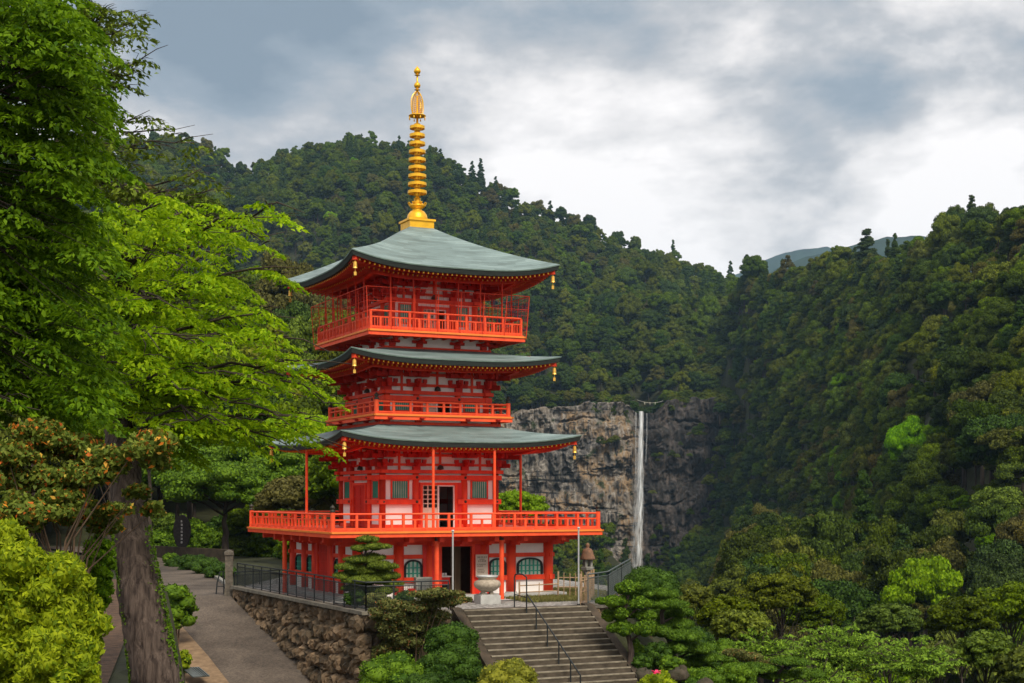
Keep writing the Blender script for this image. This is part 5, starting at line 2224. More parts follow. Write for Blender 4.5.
special[force(972, 210, 350, 650, 5, 1.0)] = 'dark evergreen on the upper right skyline right of the cedar'
force(730, 200 + 70, 600, 1000, 4, 1.1)

vd = np.where((TP > -30) & (TP < 1054), TR_ / TY, 0)
order = np.argsort(-vd)
forest_src = {}
indiv = list(special.keys()) + [i for i in order if i not in special][:290 - len(special)]
indiv_set = set(int(i) for i in indiv)


def zone(i):
    p, y = TP[i], TY[i]
    if p < 200:
        return 'on the left hillside'
    if p < 420:
        return 'behind the left of the pagoda'
    if p < 560:
        return 'behind and right of the pagoda'
    if p < 760:
        return 'in the valley below the waterfall'
    if y < 230:
        return 'at the foot of the right slope'
    if y < 330:
        return 'low on the right slope'
    return 'high on the right slope'


for i in indiv:
    i = int(i)
    k = int(TK[i])
    o = link('forest_tree' if k != 4 else 'cedar_tree', PROTO[k])
    o.location = (TX[i], TY[i], TZ[i] - 0.3)
    o.scale = TS[i]
    o.rotation_euler = (0, 0, TROT[i])
    if i in special:
        tag(o, special[i], 'tree')
    else:
        lb = KINDS[k][2] + ' ' + zone(i)
        tag(o, lb, 'tree', lb.replace(' tree ', ' trees ') + ' (look-alikes)')
    forest_src.setdefault(k, o)
for k in range(len(KINDS)):
    if k not in forest_src:
        j = [int(i) for i in order if int(TK[i]) == k and int(i) not in indiv_set]
        i = j[0] if j else int(order[400])
        o = link('forest_tree', PROTO[k])
        o.location = (TX[i], TY[i], TZ[i] - 0.3)
        o.scale = TS[i]
        tag(o, KINDS[k][2] + ' standing alone ' + zone(i), 'tree')
        indiv_set.add(i)
        forest_src[k] = o

rest = np.array([i for i in range(len(TX)) if i not in indiv_set])


def forest_stuff(name, sel, X, Y, Z, SC, RO, KI):
    me = bpy.data.meshes.new(name)
    me.vertices.add(len(sel))
    co = np.stack([X[sel], Y[sel], Z[sel] - 0.3], -1)
    me.vertices.foreach_set('co', co.astype(np.float32).ravel())
    a = me.attributes.new('tree_scale', 'FLOAT_VECTOR', 'POINT')
    a.data.foreach_set('vector', SC[sel].astype(np.float32).ravel())
    a = me.attributes.new('tree_turn', 'FLOAT', 'POINT')
    a.data.foreach_set('value', RO[sel].astype(np.float32))
    a = me.attributes.new('tree_kind', 'INT', 'POINT')
    a.data.foreach_set('value', KI[sel].astype(np.int32))
    o = link(name, me)
    ng = bpy.data.node_groups.new(name, 'GeometryNodeTree')
    ng.interface.new_socket('Geometry', in_out='INPUT', socket_type='NodeSocketGeometry')
    ng.interface.new_socket('Geometry', in_out='OUTPUT', socket_type='NodeSocketGeometry')
    gi = ng.nodes.new('NodeGroupInput')
    go = ng.nodes.new('NodeGroupOutput')
    join = ng.nodes.new('GeometryNodeJoinGeometry')

    def attr(nm, ty):
        n = ng.nodes.new('GeometryNodeInputNamedAttribute')
        n.data_type = ty
        n.inputs[0].default_value = nm
        return n.outputs[0]
    kd = attr('tree_kind', 'INT')
    cx = ng.nodes.new('ShaderNodeCombineXYZ')
    ng.links.new(attr('tree_turn', 'FLOAT'), cx.inputs[2])
    sc = attr('tree_scale', 'FLOAT_VECTOR')
    for k in range(len(KINDS)):
        oi = ng.nodes.new('GeometryNodeObjectInfo')
        oi.inputs['Object'].default_value = forest_src[k]
        oi.inputs['As Instance'].default_value = True
        oi.transform_space = 'ORIGINAL'
        cmp_ = ng.nodes.new('FunctionNodeCompare')
        cmp_.data_type = 'INT'
        cmp_.operation = 'EQUAL'
        ng.links.new(kd, [s for s in cmp_.inputs if s.type == 'INT'][0])
        [s for s in cmp_.inputs if s.type == 'INT'][1].default_value = k
        ip = ng.nodes.new('GeometryNodeInstanceOnPoints')
        ng.links.new(gi.outputs[0], ip.inputs['Points'])
        ng.links.new(cmp_.outputs[0], ip.inputs['Selection'])
        ng.links.new(oi.outputs['Geometry'], ip.inputs['Instance'])
        ng.links.new(cx.outputs[0], ip.inputs['Rotation'])
        ng.links.new(sc, ip.inputs['Scale'])
        ng.links.new(ip.outputs[0], join.inputs[0])
    ng.links.new(join.outputs[0], go.inputs[0])
    md = o.modifiers.new('forest', 'NODES')
    md.node_group = ng
    return tag(o, kind='stuff')


fo_ = forest_stuff('mountain_forest', rest, TX, TY, TZ, TS, TROT, TK)
fo_['label'] = 'dense mixed green forest covering the mountains and slopes'

# scrub on the ledges of the cliff
rc = np.random.RandomState(8)
SX, SY, SZ, SS, SK = [], [], [], [], []
for (px, py, sx, sy, n) in ((575, 570, 60, 22, 70), (600, 545, 16, 20, 22), (535, 560, 30, 25, 30), (690, 560, 30, 26, 60), (668, 560, 8, 40, 22), (608, 440, 9, 3, 5),
                            (520, 440, 16, 6, 8), (560, 440, 60, 3, 3), (720, 470, 10, 30, 16), (715, 530, 16, 30, 36), (672, 455, 25, 10, 8), (700, 430, 16, 7, 8), (600, 411, 100, 3, 60), (700, 405, 40, 3, 26), (655, 520, 4, 40, 5)):
    for _ in range(n):
        a, b_ = px + rc.normal(0, sx * 0.55), py + rc.normal(0, sy * 0.55)
        if 629 < a < 651:
            continue
        d = 893 if py > 420 else 905
        x, y, z = at(a, b_, d)
        if not (CL_X0 < x < CL_X1):
            continue
        SX.append(x); SY.append(y); SZ.append(z - 2.5)
        s = rc.uniform(1.5, 3.2)
        SS.append((s, s, s * 0.9)); SK.append(rc.choice([0, 2, 3, 7, 1]))
for _ in range(210):
    a = rc.uniform(470, 745)
    if 631 < a < 664:
        continue
    d = rc.uniform(905, 928)
    x, y, z = at(a, 408, d)
    s = rc.uniform(2.6, 5.2)
    SX.append(x); SY.append(d); SZ.append(57.0 + rc.uniform(-3.5, 0.5)); SS.append((s, s, s * rc.uniform(0.9, 1.4))); SK.append(rc.choice([0, 0, 2, 3, 7, 5, 11], p=[.25, .2, .15, .15, .15, .07, .03]))
for (x, y, z, s) in ((77, 921, 52, 4.0), (79, 932, 46, 5.5), (85, 940, 44, 6.5), (91, 932, 46, 5.5), (94, 921, 52, 4.5), (84, 926, 45, 3.6), (88, 926, 44, 3.6)):  # dark evergreens added in the notch to stand in for the dark cleft
    SX.append(x); SY.append(y); SZ.append(z); SS.append((s, s, s * 1.2)); SK.append(5)
for _ in range(150):
    py = rc.uniform(400, 592)
    a = 736 + rc.normal(0, 10) - (py - 405) * 0.09
    x, y, z = at(a, py, 884 + rc.uniform(-6, 6))
    s = rc.uniform(2.5, 4.5)
    SX.append(x); SY.append(y); SZ.append(z - 4); SS.append((s, s, s * 1.2)); SK.append(rc.choice([0, 2, 3, 7, 5]))
SX, SY, SZ, SS, SK = map(np.array, (SX, SY, SZ, SS, SK))
o = forest_stuff('cliff_scrub', np.arange(len(SX)), SX, SY, SZ, SS, rc.uniform(0, 6, len(SX)), SK)
o['label'] = 'low green scrub clinging to ledges of the cliff'


# ------------------------------------------------------------------ nearer plants
def leafy(name, lobes, mat, dens, L, Wd, parent, seed, jit=0.6, shell=0.12, core=0.78, low=-0.35, droop=None, fill=0.0):
    r = np.random.RandomState(seed)
    P, Nn = lobe_points(lobes, dens, r, shell, low, fill)
    parts = [leaf_quads(P, Nn, L, Wd, r, jit, droop)]
    if core:
        parts.append(ellipsoid_core(lobes, core, 10, 7))
    v, f = join_np(parts)
    me = raw_mesh(name, v, f, [M[mat]])
    return link(name, me, parent)


def trunk_to(parent, base, lobes, r0, mat='bark_dark', seed=0, name='trunk', top=None, stems=1):
    """tapered trunk from the origin with limbs running to every lobe"""
    r = np.random.RandomState(seed)
    b = MB()
    c = np.mean([[l[0], l[1], l[2]] for l in lobes], 0)
    zt = max(l[2] for l in lobes)
    zb = min(l[2] for l in lobes)
    fork = np.array([c[0] * 0.5, c[1] * 0.5, zb * 0.7])
    n = 7
    pts = [(0, 0, -0.3)] + [tuple(fork * t + np.array([r.uniform(-1, 1), r.uniform(-1, 1), 0]) * r0 * 0.35) for t in np.linspace(0.2, 1, n)]
    topp = np.array([c[0], c[1], zt])
    pts += [tuple(fork + (topp - fork) * t) for t in (0.35, 0.7, 1.0)]
    b.tube(pts, [r0 * (1.25 if i == 0 else 1 - 0.75 * i / len(pts)) for i in range(len(pts))], 8)
    for l in lobes:
        a = fork + (topp - fork) * min(0.9, max(0, (l[2] - zb) / max(0.01, zt - zb) * 0.7))
        e = np.array(l[:3]) * 1.0
        m = (a + e) / 2 + np.array([0, 0, 0.08 * np.linalg.norm(e - a)])
        b.tube([tuple(a), tuple(m), tuple(e)], [r0 * 0.32, r0 * 0.2, r0 * 0.08], 5)
    return b.build(name, M[mat], parent, smooth=True)


def lump_lobes(rx, ry, rz, n, r, s=(0.28, 0.42), base=0.0, low=-0.2, flat=0.75):
    """lobes spread over an ellipsoid crown centred at z = base"""
    out = []
    for i in range(n):
        ph = i * 2.39996 + r.uniform(-0.3, 0.3)
        zz = 1 - (1 - low) * (i + 0.5) / n
        q = sqrt(max(0, 1 - zz * zz))
        k = r.uniform(0.6, 0.82)
        ss = r.uniform(*s)
        m = (rx * ry * rz) ** (1 / 3)
        out.append((q * cos(ph) * k * rx, q * sin(ph) * k * ry, base + zz * k * rz, ss * m * 1.15, ss * m * 1.15, ss * m * flat))
    return out


def crown_tree(px, ytop, hw, d, mat, label, cat='tree', name='garden_tree', seed=1, tall=0.75, n=34, leaf=0.2, dens=None, zbase=None, s=(0.26, 0.40), flat=0.6, group=None, r0=None):
    """free-standing tree whose crown is hw pixels half-wide with its top at ytop, at depth d"""
    r = np.random.RandomState(seed)
    R = hw / F * d
    x, y, ztop = at(px, ytop, d)
    zb = float(terrain(x, d)) if zbase is None else zbase
    o = empty(name, (x, d, zb), 0, label, cat, group)
    rz = R * tall
    cz = ztop - zb - rz
    lobes = lump_lobes(R, R, rz, n, r, s, base=cz, low=-0.35, flat=flat)
    lobes.append((0, 0, cz, R * 0.5, R * 0.5, rz * 0.5))
    leafy('crown', lobes, mat, dens or 1.7 / (leaf * leaf), leaf, leaf * 0.6, o, seed, 0.6, 0.18, 0.7)
    trunk_to(o, None, lobes[:-1:2], r0 or max(0.1, R * 0.06), seed=seed)
    return o


def bush(px, ytop, hw, d, mat, label, hh=None, cat='bush', name='bush', seed=1, n=14, leaf=0.07, s=(0.35, 0.5), zb=None, jit=0.6, dens=None, group=None, shell=0.12):
    r = np.random.RandomState(seed)
    R = hw / F * d
    hh = hh or hw * 0.8
    if 45 < d < 70 and leaf < 0.1:
        leaf *= 1.45
    rz = hh / F * d
    x, y, ztop = at(px, ytop, d)
    zc = ztop - rz
    zg = min(float(terrain(x, d)), zc) if zb is None else zb
    o = empty(name, (x, d, zg), 0, label, cat, group)
    lobes = lump_lobes(R, R, rz, n, r, s, base=zc - zg, low=-0.85, flat=0.8)
    lobes.append((0, 0, zc - zg, R * 0.72, R * 0.72, rz * 0.72))
    leafy('foliage', lobes, mat, dens or 1.7 / (leaf * leaf), leaf, leaf * 0.5, o, seed, 0.85, max(shell, 0.17), 0.80, low=-0.6)
    b = MB()
    for q in range(4):
        a = q * 1.6 + seed
        b.tube([(0.05 * cos(a), 0.05 * sin(a), -0.3), (R * 0.15 * cos(a), R * 0.15 * sin(a), (zc - zg) * 0.5), (R * 0.4 * cos(a), R * 0.4 * sin(a), zc - zg)], [0.05, 0.035, 0.015], 5)
    b.build('stems', M['twig'], o)
    return o


def pad_tree(name, label, base, pads, d, mat, seed, leaf=0.13, lw=0.012, cat='tree', dens=900, needle=True, trunk_px=None, r0=0.11, dy=0.5):
    """cloud-pruned tree: flat pads on a bent trunk; pads in (px, y, halfw, halfh)"""
    r = np.random.RandomState(seed)
    o = empty(name, base, 0, label, cat)
    lobes = []
    cen = []
    for (px, py, hw, hh) in pads:
        dd = d + r.uniform(-dy, dy)
        p = np.array(at(px, py, dd)) - np.array(base)
        hw_, hh_ = hw / F * dd, hh / F * dd
        cen.append((p, hw_, hh_))
        k = max(2, int(hw_ / 0.28))
        sub = [(p[0], p[1], p[2], hw_ * 0.6, hw_ * 0.6, hh_)]
        for i in range(k * 2):
            a = 2 * pi * i / (k * 2) + r.uniform(-0.2, 0.2)
            q = r.uniform(0.48, 0.66)
            sub.append((p[0] + hw_ * q * cos(a), p[1] + hw_ * q * sin(a), p[2] + r.uniform(-0.25, 0.15) * hh_, hw_ * 0.42, hw_ * 0.42, hh_ * r.uniform(0.55, 0.85)))
        P, Nn = lobe_points(sub, dens, r, 0.10, -0.25)
        if needle:
            T = Nn + np.array([0, 0, 0.9]) + r.normal(0, 0.45, Nn.shape)
            v, f = leaf_quads(P, r.normal(0, 1, P.shape), leaf, lw, r, 0.1, T=T)
        else:
            v, f = leaf_quads(P, Nn, leaf, lw, r, 0.6)
        cv, cf = ellipsoid_core(sub, 0.84, 10, 6)
        V, Fc = join_np([(v, f), (cv, cf)])
        link('foliage_pad', raw_mesh('foliage_pad', V, Fc, [M[mat]]), o)
    b = MB()
    top = max(cen, key=lambda c: c[0][2])[0]
    n = 9
    pts = []
    for i in range(n):
        t = i / (n - 1)
        pts.append((top[0] * t + 0.14 * sin(t * 7), top[1] * t, -0.2 + (top[2] + 0.2) * t))
    b.tube(pts, [r0 * (1 - 0.75 * i / n) for i in range(n)], 8)
    for p, hw_, hh_ in cen:
        t = max(0.05, min(0.95, (p[2] - 0.25) / max(0.1, top[2])))
        a = np.array(pts[int(t * (n - 1))])
        b.tube([tuple(a), tuple((a + p) / 2 + np.array([0, 0, -0.04])), tuple(p - np.array([0, 0, hh_ * 0.3]))], [r0 * 0.4, r0 * 0.3, r0 * 0.15], 5)
    b.build('trunk', M['bark'], o, smooth=True)
    return o


# garden pine in front of the pagoda
bx = at(368, 606, 60.6)
PADS = [(367, 539.5, 13, 4.5), (375, 547, 17, 4.5), (360, 549, 10, 4), (371, 557, 16, 4.5), (360, 560, 19, 5), (350, 567, 16, 5), (383, 566, 16, 5), (366, 570, 24, 5.5), (346, 576, 15, 5), (387, 576, 15, 5), (366, 580, 26, 6), (393, 584, 11, 4), (386, 591, 14, 5), (354, 588, 14, 5), (372, 590, 16, 5)]
pad_tree('garden_pine', 'small cloud pruned pine in front of the left corner of the pagoda', (bx[0], 60.6, GZ0),
         PADS, 60.6, 'lf_pine', 3, 0.13, 0.028, dens=330)
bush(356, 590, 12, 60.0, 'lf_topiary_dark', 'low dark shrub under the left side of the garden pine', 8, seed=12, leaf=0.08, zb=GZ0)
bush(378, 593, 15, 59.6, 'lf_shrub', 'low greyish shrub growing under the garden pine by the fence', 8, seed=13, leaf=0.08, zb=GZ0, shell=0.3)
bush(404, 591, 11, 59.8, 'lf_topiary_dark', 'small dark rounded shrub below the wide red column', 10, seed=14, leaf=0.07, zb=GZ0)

# loose shrubs over the wall left of the stairs
def loose_shrub(name, label, items, d, mat, seed, leaf, cat='shrub', dens=170, base=None, twig=True, shell=0.35, fill=0.35, br=0.035, nb=1):
    r = np.random.RandomState(seed)
    p0 = base or at(items[0][0], items[-1][1] + items[-1][3], d)
    o = empty(name, p0, 0, label, cat)
    lobes = []
    for (px, py, hw, hh) in items:
        dd = d + r.uniform(-0.5, 0.5)
        c = np.array(at(px, py, dd)) - np.array(p0)
        R, Rz = hw / F * dd, hh / F * dd
        for q in range(7):
            v = r.normal(0, 0.42, 3)
            s = r.uniform(0.35, 0.6)
            lobes.append((c[0] + v[0] * R, c[1] + v[1] * R, c[2] + v[2] * Rz, R * s, R * s, Rz * s * 0.8))
    leafy('foliage', lobes, mat, dens, leaf, leaf * 0.5, o, seed, 0.8, shell, 0.0, low=-0.9, fill=fill)
    b = MB()
    for l in lobes[::nb]:
        m = np.array([l[0] * 0.35 + r.uniform(-0.1, 0.1), l[1] * 0.5, l[2] * 0.55])
        b.tube([(r.uniform(-0.1, 0.1), 0, -0.1), tuple(m), (l[0], l[1], l[2])], [br, br * 0.6, br * 0.2], 5)
    b.build('branches', M['twig'], o)
    return o


loose_shrub('azalea_shrub', 'tall loose olive shrub with reddish tips left of the stairs', [(432, 594, 24, 8), (452, 600, 18, 8), (408, 606, 26, 10), (390, 622, 22, 14), (430, 616, 26, 14), (400, 640, 26, 16), (435, 636, 22, 16), (388, 652, 18, 16), (412, 626, 30, 18), (420, 604, 30, 12), (385, 610, 16, 10)],
            57.0, 'lf_shrub', 21, 0.13, dens=210, base=(at(415, 600, 57)[0], 57.0, -8.6), fill=0.6, br=0.018, nb=3)
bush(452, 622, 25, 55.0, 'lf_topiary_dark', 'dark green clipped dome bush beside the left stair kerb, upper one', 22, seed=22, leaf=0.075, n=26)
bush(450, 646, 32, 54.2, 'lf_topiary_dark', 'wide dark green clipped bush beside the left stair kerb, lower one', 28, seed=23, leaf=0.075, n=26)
bush(392, 655, 31, 53.0, 'lf_topiary', 'mid green clipped bush at the foot of the boulder wall', 26, seed=24, leaf=0.08, n=22)
bush(509, 659, 29, 52.2, 'lf_yellowbush', 'golden yellow green bush at the bottom of the stairs', 22, seed=25, leaf=0.085, n=20, shell=0.25)
bush(425, 672, 24, 51.0, 'lf_topiary_dark', 'dark bush at the bottom edge between the green and the golden bush', 24, seed=26, leaf=0.08)

# right of the stairs
kb = at(628, 668, 58.6)
pad_tree('cloud_pruned_shrub', 'cloud pruned bright green shrub with rounded pads beside the right stair kerb', (kb[0], 58.6, kb[2]),
         [(628, 588, 15, 8.5), (612, 602, 16, 7), (641, 603, 12, 7), (620, 614, 19, 9), (646, 615, 11, 7), (622, 628, 17, 8.5), (645, 629, 14, 10), (636, 648, 8, 10)],
         58.6, 'lf_topiary', 31, 0.11, 0.06, dens=300, needle=False, r0=0.14)
bush(650, 569, 27, 64.0, 'lf_topiary_dark', 'smooth dark green dome topiary behind the cloud pruned shrub', 20, name='topiary_bush', cat='topiary', seed=32, leaf=0.07, n=40, s=(0.4, 0.5))
kb = at(672, 665, 61)
pad_tree('spreading_pine', 'spreading green garden pine with flat layered boughs right of the stairs', (kb[0], 61, kb[2]),
         [(662, 594, 17, 6), (668, 604, 22, 7), (664, 614, 20, 7), (680, 612, 16, 7), (674, 624, 22, 7), (662, 632, 15, 7), (684, 636, 22, 7), (694, 648, 26, 7), (676, 648, 18, 7), (708, 658, 20, 6), (690, 662, 20, 6)],
         61, 'lf_pine_green', 33, 0.14, 0.03, dens=300, dy=1.2, r0=0.16)
kb = at(765, 690, 63)
pad_tree('low_pine', 'low spreading pine at the bottom edge below the pale green maples', (kb[0], 63, kb[2]),
         [(756, 668, 26, 5), (790, 662, 22, 5), (775, 674, 24, 5), (735, 676, 20, 5), (806, 674, 22, 5)], 63, 'lf_pine_green', 34, 0.15, 0.032, dens=260)
loose_shrub('flowering_shrub', 'pale greenish grey loose shrub below the spreading pine', [(740, 655, 24, 11), (765, 664, 20, 9), (722, 668, 20, 9), (700, 678, 20, 8)], 64, 'lf_shrub', 35, 0.12, dens=230, base=at(745, 700, 64))
for n_, (px, py, hw, d, mt, lb) in enumerate((
        (700, 668, 26, 58, 'lf_topiary', 'round light green bush at the bottom edge right of the boulders'),
        (735, 663, 22, 60, 'lf_topiary', 'flat topped green bush at the bottom edge below the loose shrub'),
        (657, 673, 20, 55, 'lf_hedge', 'small yellow green azalea bush with a pink flower beside the stone finial'))):
    bo = bush(px, py, hw, d, mt, lb, hw * 0.6, seed=40 + n_, leaf=0.07, n=16)
b = MB()
fx, fy, fz = at(656, 674, 54.3)
for i in range(9):
    a = i * 0.7
    b.bar((0.05 * cos(a), 0.05 * sin(a), 0), (0.16 * cos(a), 0.16 * sin(a) - 0.04, 0.05 * (i % 3)), 0.11, 0.02)
b.build('blossom', M['pink'], bo, loc=(fx - bo.location[0], fy - bo.location[1] - 0.1, fz - bo.location[2] + 0.05))


for n_, (px, py, hw, hh, d, mt, lb) in enumerate((
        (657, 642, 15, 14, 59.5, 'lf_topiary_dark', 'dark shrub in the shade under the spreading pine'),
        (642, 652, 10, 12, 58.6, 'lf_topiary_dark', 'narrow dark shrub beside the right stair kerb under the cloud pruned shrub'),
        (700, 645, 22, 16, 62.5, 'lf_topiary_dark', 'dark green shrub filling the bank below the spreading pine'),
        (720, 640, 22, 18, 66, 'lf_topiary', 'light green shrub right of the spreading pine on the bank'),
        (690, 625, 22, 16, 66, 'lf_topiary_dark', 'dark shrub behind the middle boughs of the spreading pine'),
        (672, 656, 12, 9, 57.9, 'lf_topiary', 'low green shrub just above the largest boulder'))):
    bush(px, py, hw, d, mt, lb, hh, seed=240 + n_, leaf=0.08, n=18)

# boulders
M['boulder'] = material('mossy_boulder', (0.075, 0.058, 0.042), 0.95, col2=(0.022, 0.025, 0.012), scale=1.6, bump=0.9, bscale=8, detail=8)


def boulder(px, py, hw, hh, d, label, seed):
    r = np.random.RandomState(seed)
    x, y, z = at(px, py, d)
    R, Rz = hw / F * d, hh / F * d
    n, m = 18, 12
    v = []
    for j in range(m + 1):
        th = pi * j / m
        for i in range(n):
            a = 2 * pi * i / n
            q = 1 + 0.75 * float(fbm(np.array(cos(a) * 1.7 + seed), np.array(th * 1.3 + sin(a)), seed, 3))
            v.append((R * q * sin(th) * cos(a), R * q * sin(th) * sin(a), Rz * q * cos(th)))
    fs = np.array([(j * n + i, (j + 1) * n + i, (j + 1) * n + (i + 1) % n, j * n + (i + 1) % n) for j in range(m) for i in range(n)])
    o = mesh_np('boulder', np.array(v), fs, M['boulder'], loc=(x, y, z))
    tag(o, label, 'rock')


boulder(680, 674, 13, 8, 57.5, 'largest brown boulder right of the stair foot', 1)
boulder(646, 676, 11, 7, 56.5, 'small brown boulder beside the stone finial', 2)
boulder(704, 686, 9, 7, 56.5, 'brown boulder at the bottom edge right of the largest one', 3)

# mid-distance trees right of the terrace
for n_, (px, yt, hw, d, mt, lb, tl) in enumerate((
        (690, 582, 26, 92, 'lf_olive', 'rounded olive tree directly behind the dark dome topiary', 0.8),
        (728, 592, 33, 86, 'lf_olive', 'rounded olive tree with yellowish tufts in the middle of the garden row', 0.8),
        (782, 570, 36, 104, 'lf_olive', 'taller olive tree behind the pale green maples', 0.8),
        (742, 606, 34, 80, 'lf_olive', 'low olive tree between the spreading pine and the pale maples', 0.7),
        (815, 590, 34, 112, 'lf_forest', 'dark green tree behind the left pale maple', 0.8),
        (890, 600, 34, 118, 'lf_forest', 'dark green tree behind the right pale maple', 0.7),
        (962, 590, 38, 96, 'lf_forest', 'round dark green tree in the lower right, upper left of the cluster', 0.8),
        (1010, 580, 40, 100, 'lf_forest', 'dark green tree at the right edge of the frame above the corner', 0.8),
        (985, 628, 36, 82, 'lf_forest', 'round dark green tree in the lower right corner', 0.8),
        (1035, 640, 40, 80, 'lf_olive', 'olive tree cut by the lower right corner of the frame', 0.8),
        (935, 640, 26, 90, 'lf_olive', 'small olive tree between the right pale maple and the dark cluster', 0.8))):
    crown_tree(px, yt, hw, d, mt, lb, seed=60 + n_, tall=tl, leaf=0.24, n=44, s=(0.20, 0.32))


# ------------------------------------------------------------------ maples built from flat drooping sprays
def spray_set(cs, rs_, outs, leaves, L, Wd, r, tilt=0.25, thick=0.10, droop=0.5):
    PP, NN, TT = [], [], []
    for c, R, o in zip(cs, rs_, outs):
        n = int(leaves * R * R)
        a = r.uniform(0, 2 * pi, n)
        q = np.sqrt(r.uniform(0, 1, n))
        o = np.array(o) / (np.linalg.norm(o) + 1e-6)
        side = np.array([-o[1], o[0], 0])
        side /= np.linalg.norm(side) + 1e-6
        u, v = q * np.cos(a) * R * 1.25, q * np.sin(a) * R * 0.85
        lump = fbm(u * 3.5 + c[0] * 5, v * 3.5 + c[1] * 5, 3, 2)
        z = -tilt * (u + R * 0.2) - 0.32 * (q ** 2) * R + r.normal(0, thick * 0.5, n) * R * (1.2 - q) + lump * 0.12 * R
        P = np.array(c) + u[:, None] * o * np.array([1, 1, 0.3]) + v[:, None] * side + z[:, None] * np.array([0, 0, 1.0])
        k = lump > -0.28
        P, u, v = P[k], u[k], v[k]
        T = u[:, None] * o + v[:, None] * side
        T /= np.linalg.norm(T, axis=1)[:, None] + 1e-6
        T = T + r.normal(0, 0.5, T.shape) + np.array([0, 0, -droop])
        PP.append(P)
        TT.append(T)
        NN.append(np.tile([0, 0, 1.0], (len(P), 1)) + 0.3 * T)
    P, Nn, T = map(np.concatenate, (PP, NN, TT))
    return leaf_quads(P, Nn, L, Wd, r, 0.45, T=T)


def curve(a, b, sag, n=8, r=None, wob=0.0):
    a, b = np.array(a), np.array(b)
    out = []
    for i in range(n):
        t = i / (n - 1)
        p = a + (b - a) * t + np.array([0, 0, sag * 4 * t * (1 - t)])
        if r is not None and 0 < i < n - 1:
            p = p + r.normal(0, wob, 3)
        out.append(p)
    return out


def maple(name, label, base, trunk, boughs, mat, seed, L=0.075, Wd=0.034, leaves=330, R=(0.30, 0.55), extra=(), trunk_mat='bark', r0=0.3, r1=0.12, bough_r=0.06, per=5, tilt=0.3, spread=0.35, trunk_n=14, group=None, sag=0.3):
    """trunk and boughs in world coordinates; extra: free sprays (x,y,z,R)"""
    r = np.random.RandomState(seed)
    o = empty(name, base, 0, label, 'tree', group)
    B = np.array(base)
    b = MB()
    tr = [np.array(p) - B for p in trunk]
    # resample the trunk finely
    pts, rad_ = [], []
    for i in range(len(tr) - 1):
        m = 10
        for k in range(m):
            t = k / m
            pts.append(tr[i] * (1 - t) + tr[i + 1] * t + (r.normal(0, 0.012, 3) if k else 0))
    pts.append(tr[-1])
    nn = len(pts)
    for i in range(nn):
        t = i / (nn - 1)
        rad_.append(r0 + (r1 - r0) * t)
    b.tube([tuple(p) for p in pts], rad_, trunk_n, 0.16, r)
    b.build('trunk', M[trunk_mat], o, smooth=True)
    cs, rs_, outs = [], [], []
    bb = MB()
    for (s, e) in boughs:
        s, e = np.array(s) - B, np.array(e) - B
        L_ = np.linalg.norm(e - s)
        c = curve(s, e, L_ * 0.10 * (1 if sag else 0) * sag / 0.3, 9, r, L_ * 0.015)
        bb.tube([tuple(p) for p in c], [bough_r * (1 - 0.85 * i / 8) for i in range(9)], 6)
        out = (e - s) / L_
        for k in range(per):
            t = 0.22 + 0.78 * (k + r.uniform(0.2, 0.8)) / per
            p = c[min(8, int(t * 8))] * 1.0
            sd = np.array([-out[1], out[0], 0])
            q = p + sd * r.normal(0, spread) * L_ * 0.35 + np.array([0, 0, r.normal(0, 0.10)])
            RR = r.uniform(*R) * (1.1 - 0.35 * t)
            cs.append(q); rs_.append(RR); outs.append(out + sd * r.normal(0, 0.5))
            bb.tube([tuple(c[max(0, min(8, int(t * 8)) - 1)]), tuple((p + q) / 2), tuple(q - np.array([0, 0, 0.02]))], [bough_r * 0.3, bough_r * 0.2, bough_r * 0.08], 4)
            # fine twigs fan out under the leaves
            for m in range(3):
                a = r.uniform(-1, 1)
                w = q + (out * (1 - abs(a) * 0.5) + sd * a) * RR * 0.9 + np.array([0, 0, -0.12 * RR])
                bb.tube([tuple(q), tuple((q + w) / 2 + np.array([0, 0, 0.03])), tuple(w)], [bough_r * 0.10 + 0.004, bough_r * 0.07 + 0.003, 0.003], 3)
    for (x, y, z, RR) in extra:
        q = np.array([x, y, z]) - B
        cs.append(q); rs_.append(RR)
        dd = q - pts[-1] if len(pts) else q
        dd = np.array([dd[0], dd[1], 0]) + r.normal(0, 0.3, 3) * np.array([1, 1, 0])
        outs.append(dd)
        j = pts[int(nn * 0.8)] if q[2] > pts[int(nn * 0.5)][2] else pts[int(nn * 0.6)]
        bb.tube([tuple(j), tuple((j + q) / 2 + np.array([0, 0, 0.15])), tuple(q)], [bough_r * 0.5, bough_r * 0.3, bough_r * 0.08], 5)
    bb.build('branches', M['bark_dark'], o, smooth=True)
    v, f = spray_set(cs, rs_, outs, leaves, L, Wd, r, tilt=tilt)
    link('crown', raw_mesh('crown', v, f, [M[mat]]), o)
    return o


